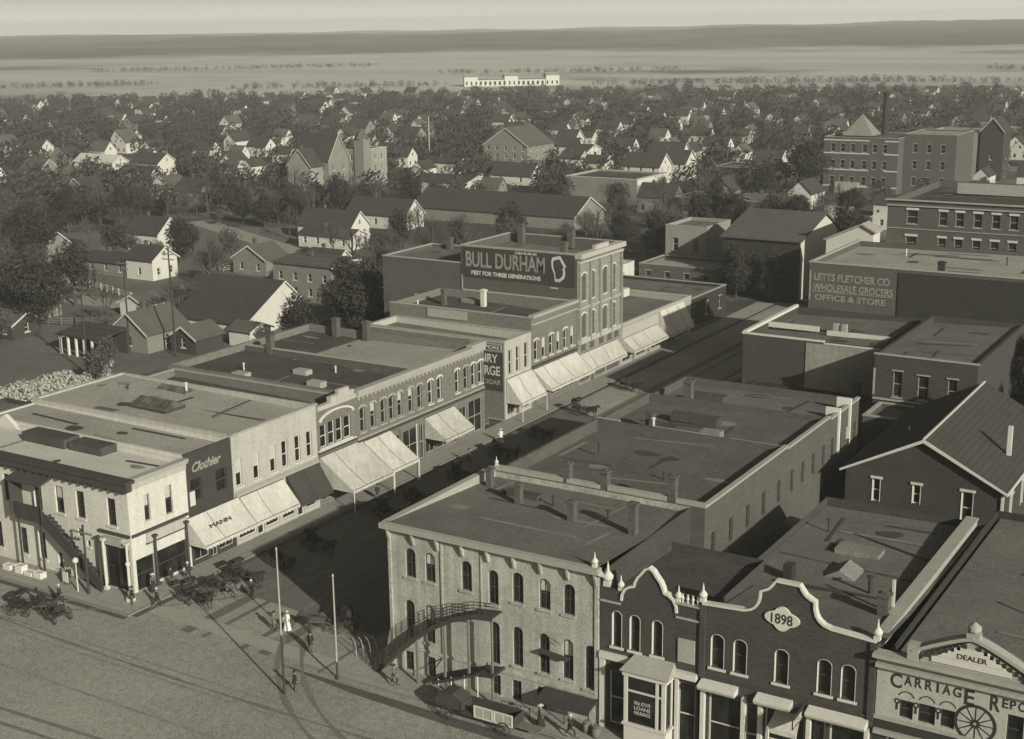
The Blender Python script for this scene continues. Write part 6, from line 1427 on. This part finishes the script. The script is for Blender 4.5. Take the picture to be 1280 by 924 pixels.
for k, x, y, rz, l in (
    ('walk', -86.3, 79.6, 2.2, 'person in a dark suit and straw hat standing alone on the corner pavement edge'), ('walk', -80.2, 85.2, -2.4, 'person in dark clothes and straw hat walking across the sunlit street end'),
    ('stand', -68.6, 79.4, .6, 'person in a dark coat at the edge of the hotel shadow'), ('lady', -73.0, 81.6, .3, 'person in a white dress and wide hat in the sunlit street end'),
    ('grey', -73.9, 81.0, 1.2, 'person in a grey coat beside the white dressed person'), ('walk', -94.3, 75.6, 1.9, 'person in dark clothes walking in the road below the outside stair'),
    ('stand', -65.2, 73.4, 2.6, 'person in a dark coat leaning by the foot of the tall slim pole'), ('grey', -59.0, 77.9, 1.7, 'person in a grey coat walking past the hotel stair foot'),
    ('stand', -88.3, 78.6, -.5, 'person in a dark coat beside the stout white corner post'), ('ladyd', -88.8, 81.6, 1.0, 'person in a long dark skirt and wide hat by the corner entrance'),
    ('stand', -88.6, 83.6, 1.5, 'person in a dark coat and hat under the corner building sign board'), ('walk', -88.0, 85.2, 1.2, 'person in a straw hat among the rigs at the corner'),
    ('lady', -85.5, 136.2, .4, 'person in white standing in the shade before the brick block end'), ('stand', -86.2, 112.0, .8, 'person in dark clothes in the shade below the broad awning'), ('grey', -84.5, 127.5, 2.0, 'person in a grey coat stepping off below the striped awning'),
    ('walk', -43.3, 77.8, 1.6, 'person in a dark suit and straw hat on the pavement before the bay window'), ('stand', -97.0, 79.0, 1.2, 'person in a dark coat at the foot of the pale wall beside the lamp post'), ('ladyd', -45.9, 78.0, 2.4, 'person in a long dark skirt beside the hotel canopy')):
    spawn(PP[k], (x, y, .16 if (x < -87.2 or x > -65 and y > 77 or (y > 77 and x < -87)) else .04), rz, l)

def make_horse(m='horse'):
    t = thing('horse', 'horse', 'horse', (0, 0, 0))
    V = dict(bel=(0, 0, 1.12, .30, .33), che=(0, -.5, 1.14, .27, .33), rum=(0, .55, 1.2, .29, .31), tl=(0, .82, 1.2, .15), nb=(0, -.78, 1.38, .14, .23), nm=(0, -1.02, 1.64, .10, .17), pol=(0, -1.22, 1.85, .085, .12), fac=(0, -1.42, 1.72, .085, .11), muz=(0, -1.66, 1.5, .06, .07))
    Ed = [('bel', 'che'), ('bel', 'rum'), ('rum', 'tl'), ('che', 'nb'), ('nb', 'nm'), ('nm', 'pol'), ('pol', 'fac'), ('fac', 'muz')]
    for s, q in ((-1, 'l'), (1, 'r')):
        V.update({'fs' + q: (s * .17, -.56, .95, .12, .14), 'fe' + q: (s * .17, -.58, .74, .08), 'fk' + q: (s * .165, -.60, .5, .055), 'ff' + q: (s * .165, -.57, .16, .04), 'fh' + q: (s * .165, -.62, .045, .055),
                  'hs' + q: (s * .17, .58, 1.0, .16, .2), 'hk' + q: (s * .19, .44, .76, .10, .13), 'ho' + q: (s * .18, .76, .5, .055, .065), 'hf' + q: (s * .18, .68, .16, .042), 'hh' + q: (s * .18, .63, .045, .058)})
        Ed += [('che', 'fs' + q), ('fs' + q, 'fe' + q), ('fe' + q, 'fk' + q), ('fk' + q, 'ff' + q), ('ff' + q, 'fh' + q), ('rum', 'hs' + q), ('hs' + q, 'hk' + q), ('hk' + q, 'ho' + q), ('ho' + q, 'hf' + q), ('hf' + q, 'hh' + q)]
    ex = MB()
    for s in (-1, 1): ex.tube((s * .06, -1.2, 1.92), (s * .075, -1.2, 2.06), .035, .008, 6)
    link('body', skin_mesh('body', V, Ed, M[m], 2, 0, ex.mesh('ears', M[m])), t)
    k = MB(); k.prism([(-.025, -.72, 1.6), (-.025, -1.0, 1.84), (-.025, -1.2, 1.99), (-.025, -1.3, 1.9), (-.025, -1.08, 1.68), (-.025, -.75, 1.45)], (.05, 0, 0)); link('mane', k.mesh('mane', M['hair']), t)
    k = MB(); k.path([(0, .92, 1.28), (0, 1.06, 1.1), (0, 1.08, .8), (0, 1.04, .5)], .06, 6); link('tail', k.mesh('tail', M['hair']), t)
    k = MB()
    for i in range(16):
        a, b = 2 * math.pi * i / 16, 2 * math.pi * (i + 1) / 16
        k.tube((.26 * math.cos(a), -.72 + .16 * math.sin(a), 1.28 + .34 * math.sin(a)), (.26 * math.cos(b), -.72 + .16 * math.sin(b), 1.28 + .34 * math.sin(b)), .05, .05, 6)
    for s in (-1, 1): k.tube((s * .3, -.6, 1.2), (s * .34, .7, 1.0), .02, .02, 5)
    k.box(-.33, .33, -.1, 0, 1.43, 1.46); link('harness', k.mesh('harness', M['leather']), t)
    return t
def wheel_mesh(r, nsp=12, w=.05):
    k = MB(); n = 24
    for i in range(n):
        a, b = 2 * math.pi * i / n, 2 * math.pi * (i + 1) / n
        k.prism([(-w / 2, r * math.cos(a), r * math.sin(a)), (-w / 2, r * math.cos(b), r * math.sin(b)), (-w / 2, (r - .06) * math.cos(b), (r - .06) * math.sin(b)), (-w / 2, (r - .06) * math.cos(a), (r - .06) * math.sin(a))], (w, 0, 0))
    for i in range(nsp): a = 2 * math.pi * i / nsp; k.tube((0, .06 * math.cos(a), .06 * math.sin(a)), (0, (r - .05) * math.cos(a), (r - .05) * math.sin(a)), .02, .016, 5)
    k.tube((-.12, 0, 0), (.12, 0, 0), .07, .06, 10)
    return k.mesh('wheel', M['darkwood'])
WH = {r: wheel_mesh(r) for r in (.5, .6, .45, .55)}
def make_buggy(top=True):
    t = thing('buggy', 'buggy', 'buggy', (0, 0, 0))
    k = MB(); k.box(-.42, .42, -.8, .85, .72, .95); k.box(-.42, .42, -.86, -.8, .72, 1.2); link('body', k.mesh('body', M['leather']), t)
    k = MB(); k.box(-.5, .5, -.1, .45, .952, 1.1); k.box(-.5, .5, .4, .5, 1.1, 1.5); link('seat', k.mesh('seat', M['leather']), t)
    if top:
        k = MB(); P7 = [(-.35, 1.95), (-.2, 2.1), (.25, 2.14), (.6, 2.0), (.68, 1.5)]
        for (y0, z0), (y1, z1) in zip(P7[:-1], P7[1:]): k.prism([(-.58, y0, z0), (-.58, y1, z1), (-.58, y1 + .02, z1 + .03), (-.58, y0, z0 + .04)], (1.16, 0, 0))
        for s in (-.57, .54): k.prism([(s, .1, 1.5), (s, .68, 1.5), (s, .6, 2.0), (s, .25, 2.14)], (.03, 0, 0))
        for s in (-.55, .55): k.tube((s, -.3, 1.95), (s, .25, 1.1), .015, .015, 5)
        link('folding_top', k.mesh('folding_top', M['leather']), t)
    k = MB(); k.tube((-.75, -.7, .5), (.75, -.7, .5), .03, .03, 6); k.tube((-.75, .65, .6), (.75, .65, .6), .03, .03, 6); k.path([(-.3, -.7, .5), (0, 0, .66), (0, .65, .6)], .03, 5); link('axle', k.mesh('axle', M['iron']), t)
    for s in (-1, 1):
        o = link('wheel', WH[.5], t); o.location = (s * .74, -.7, .5); o = link('wheel', WH[.6], t); o.location = (s * .74, .65, .6)
        k = MB(); k.path([(s * .35, -.75, .55), (s * .38, -1.6, .95), (s * .36, -3.0, 1.1)], .03, 5); link('shaft', k.mesh('shaft', M['wood']), t)
    return t
HO, HG, BG, BO = make_horse(), make_horse('horse2'), make_buggy(), make_buggy(False)
RIGS = [  # x, y, heading, top?, grey horse?, where
    (-84.6, 82.0, 1.35, 1, 0, 'nearest the corner entrance'), (-84.2, 84.6, 1.5, 0, 1, 'second from the corner entrance'), (-84.0, 87.6, 1.45, 1, 0, 'third from corner'),
    (-83.6, 92.5, 1.2, 0, 0, 'in the shade below the plain white awning'), (-83.2, 97.5, 1.3, 1, 0, 'in the shade below the black drop awning'), (-82.4, 108.0, 1.1, 1, 0, 'in the shade below the broad grey white awning'),
    (-82.3, 113.5, 1.2, 0, 0, 'between the broad awning and the bright one'), (-82.4, 122.0, 1.2, 1, 0, 'in the shade past the bright raised awning'), (-82.8, 131.5, 1.25, 1, 0, 'in the shade below the striped awning'), (-83.0, 140.5, 1.15, 0, 0, 'at the mouth of the stair alley'),
    (-83.4, 152.0, 1.3, 1, 0, 'in the shade below the dark brick block awning'), (-83.5, 166.0, 1.2, 0, 0, 'in the shade before the tall brick building'), (-68.6, 84.0, -1.0, 1, 0, 'just inside the hotel shadow'),
    (-95.6, 72.6, 1.9, 1, 0, 'in the road at the far left front'), (-91.8, 73.2, -1.8, 0, 0, 'in the road right of the far left rig')]
for x, y, rz, top, grey, wh in RIGS:
    spawn(BG if top else BO, (x, y, .04), rz, ('black folding top buggy, ' if top else 'open black buggy, ') + wh, 'buggies standing along the street')
    dx, dy = math.sin(rz), -math.cos(rz)
    spawn(HG if grey else HO, (x + dx * 2.45, y + dy * 2.45, .04), rz, ('grey' if grey else 'dark') + ' horse of the ' + ('topped' if top else 'open') + ' buggy ' + wh, 'horses harnessed to the buggies')
# delivery wagon in front of the hotel
t = thing('delivery_wagon', 'dark delivery wagon with a pale framed side panel standing before the hotel', 'wagon', (-49, 76.4, .04))
k = MB(); k.box(-51.4, -46.8, 75.75, 77.2, .75, 1.0); k.box(-51.4, -51.3, 75.75, 77.2, 1.002, 1.6); k.box(-46.9, -46.8, 75.75, 77.2, 1.002, 1.6); k.box(-51.298, -46.902, 77.1, 77.2, 1.002, 1.6); k.build('body', M['darkwood'], t)
k = MB(); k.prism([(-53.6, 75.8, .9), (-53.7, 75.8, 1.5), (-53.2, 75.8, 2.0), (-52.2, 75.8, 2.1), (-51.42, 75.8, 1.75), (-51.42, 75.8, .9)], (0, 1.35, 0)); k.build('hood', M['canvasdark'], t)
k = MB()
for x0, x1 in ((-50.2, -48.6), (-48.5, -46.9)):
    k.box(x0, x1, 75.66, 75.745, .85, .95); k.box(x0, x1, 75.66, 75.745, 1.7, 1.8); k.box(x0, x0 + .1, 75.66, 75.745, .952, 1.698); k.box(x1 - .1, x1, 75.66, 75.745, .952, 1.698); k.box(x0 + .75, x0 + .82, 75.68, 75.74, .952, 1.698)
k.build('side_panel', M['trim'], t)
k = MB(); k.box(-50.1, -47.0, 75.70, 75.735, .96, 1.69); k.build('panel_board', M['greytrim'], t)
for x in (-52.6, -47.6):
    for y in (75.6, 77.35): o = child('wheel', WH[.55], t, Matrix.Translation((x, y, .58)) @ Matrix.Rotation(math.pi / 2, 4, 'Z'))
k = MB(); k.box(-46.8, -44.9, 76.0, 76.9, .8, .88); k.tube((-44.9, 76.4, .85), (-42.9, 76.4, .75), .05, .05, 6); k.build('tongue', M['wood'], t)
# curved iron hoops of the basement area guard by the hotel corner
for i in range(6):
    x, y = -65.0 + i * .5, 80.9 + i * .28
    k = MB(); pts_h = [(x - .55 + .9 * math.sin(a_ * .2), y - .5 * a_ / 7, .12 + 1.35 * math.cos(a_ * .2244) ** .8 if a_ < 7 else .1) for a_ in range(8)]
    k.path(pts_h, .035, 6); tag(k.build('iron_hoop', M['greytrim']), 'curved iron hoop in the guard row by the shaded hotel corner', 'railing', 'curved iron hoops by the hotel corner')
# dark barrels and boxes on the hotel side pavement
def barrel(x, y, lab):
    t = thing('barrel', lab, 'barrel', (x, y, .15)); k = MB(); k.lathe((x, y, .15), [(.26, 0), (.33, .25), (.35, .45), (.33, .65), (.26, .9)], 14); k.build('staves', M['wood'], t)
    k = MB()
    for z in (.12, .3, .6, .8): k.lathe((x, y, .15 + z - .025), [(.345 - abs(z - .45) * .14, 0), (.345 - abs(z - .45) * .14, .05)], 14)
    k.build('hoops', M['iron'], t)
barrel(-42.6, 79.0, 'dark barrel nearest the dark pilaster between hotel and narrow shop'); barrel(-41.7, 78.7, 'second dark barrel, in front of the narrow shop door'); barrel(-48.4, 78.1, 'dark barrel beside the hotel basement railing')
k = thing('notice_stand', 'small white notice stand at the foot of the corner building steps', 'notice', (-96.9, 78.6, .15)); MB().box(-97.3, -96.6, 78.55, 78.62, .5, 1.5).build('board', M['trim'], k); MB().box(-97.0, -96.9, 78.63, 78.7, .15, 1.4).build('leg', M['wood'], k)
for i, x in enumerate((-104.9, -103.2, -101.9, -100.6)):
    k = thing('crate', ('open pale crate on the pavement at the left below the stair landing', 'tall pale crate second from the left below the stair', 'low pale crate third from the left below the stair', 'pale crate nearest the stair foot')[i], 'crate', (x, 78.7, .15))
    h = (.5, .8, .4, .6)[i]; q = MB()
    for z in range(3): q.box(x - .5, x + .5, 78.3, 78.36, .17 + z * h / 3, .15 + (z + .82) * h / 3); q.box(x - .5, x + .5, 79.0, 79.06, .17 + z * h / 3, .15 + (z + .82) * h / 3); q.box(x - .5, x - .44, 78.362, 78.998, .17 + z * h / 3, .15 + (z + .82) * h / 3); q.box(x + .44, x + .5, 78.362, 78.998, .17 + z * h / 3, .15 + (z + .82) * h / 3)
    q.build('slats', M['palewood'], k); MB().box(x - .44, x + .44, 78.362, 78.998, .18, .14 + h * .9).build('contents', M['canvas'], k)

# ------------------------------------------------------------------ air, light, camera
hz = MB().box(-6100, 6100, -6100, 6100, -1.5, 75).build('haze', bpy.data.materials.new('haze_air')); tag(hz, kind='stuff')
hm = hz.data.materials[0]; hm.use_nodes = True; N = hm.node_tree.nodes; N.remove(N['Principled BSDF'])
pv = N.new('ShaderNodeVolumePrincipled'); pv.inputs['Color'].default_value = (.95, .945, .88, 1); pv.inputs['Density'].default_value = HAZE = .00021; pv.inputs['Anisotropy'].default_value = 0.0
hm.node_tree.links.new(pv.outputs[0], N['Material Output'].inputs['Volume'])

az = Vector((.89, -.46, 0)).normalized(); EL = R_(22.5)
sun = bpy.data.lights.new('sun', 'SUN'); sun.energy = 5.0; sun.angle = R_(.6); sun.color = (1, .975, .875)
so = bpy.data.objects.new('sun', sun); COL.objects.link(so)
sd = Vector((az.x * math.cos(EL), az.y * math.cos(EL), math.sin(EL))); so.rotation_euler = sd.to_track_quat('Z', 'Y').to_euler(); so.location = (100, -60, 120)
w = bpy.data.worlds.new('World'); SC.world = w; w.use_nodes = True; N = w.node_tree.nodes; L = w.node_tree.links
bg = N['Background']; sky = N.new('ShaderNodeTexSky'); sky.sky_type = 'NISHITA'; sky.sun_disc = False; sky.sun_elevation = EL; sky.sun_rotation = math.atan2(az.x, az.y); sky.dust_density = 4.0; sky.air_density = 1.0
bw = N.new('ShaderNodeRGBToBW'); cm = N.new('ShaderNodeVectorMath'); cm.operation = 'SCALE'; cm.inputs[0].default_value = (1, .985, .875)
tc = N.new('ShaderNodeTexCoord'); sp = N.new('ShaderNodeSeparateXYZ'); L.new(tc.outputs['Generated'], sp.inputs[0])
mr = N.new('ShaderNodeMapRange'); mr.interpolation_type = 'SMOOTHERSTEP'; L.new(sp.outputs['Z'], mr.inputs[0]); mr.inputs[1].default_value = -.02; mr.inputs[2].default_value = .06; mr.inputs[3].default_value = 18; mr.inputs[4].default_value = 0
ad = N.new('ShaderNodeMath'); ad.operation = 'ADD'; L.new(bw.outputs[0], ad.inputs[0]); L.new(mr.outputs[0], ad.inputs[1])   # pale band of thick summer haze low over the horizon
L.new(sky.outputs[0], bw.inputs[0]); L.new(ad.outputs[0], cm.inputs['Scale']); L.new(cm.outputs[0], bg.inputs['Color']); bg.inputs['Strength'].default_value = .05

cam = bpy.data.cameras.new('camera'); co = bpy.data.objects.new('camera', cam); COL.objects.link(co)
cam.sensor_width = 36; cam.lens = 1711.0 * 36 / 1280; cam.clip_start = .5; cam.clip_end = 30000
RM = ((.85334587, .11783593, -.50785383), (.52120117, -.21571937, .82572059), (-.01225435, -.96931927, -.24549946))
co.matrix_world = Matrix(((RM[0][0], -RM[0][1], -RM[0][2], 0), (RM[1][0], -RM[1][1], -RM[1][2], 0), (RM[2][0], -RM[2][1], -RM[2][2], 50), (0, 0, 0, 1)))
SC.camera = co
SC.view_settings.view_transform = 'Standard'; SC.view_settings.look = 'None'; SC.view_settings.exposure = .04; SC.view_settings.gamma = 1
SC.cycles.volume_bounces = 0; SC.cycles.max_bounces = 6; SC.cycles.use_denoising = True
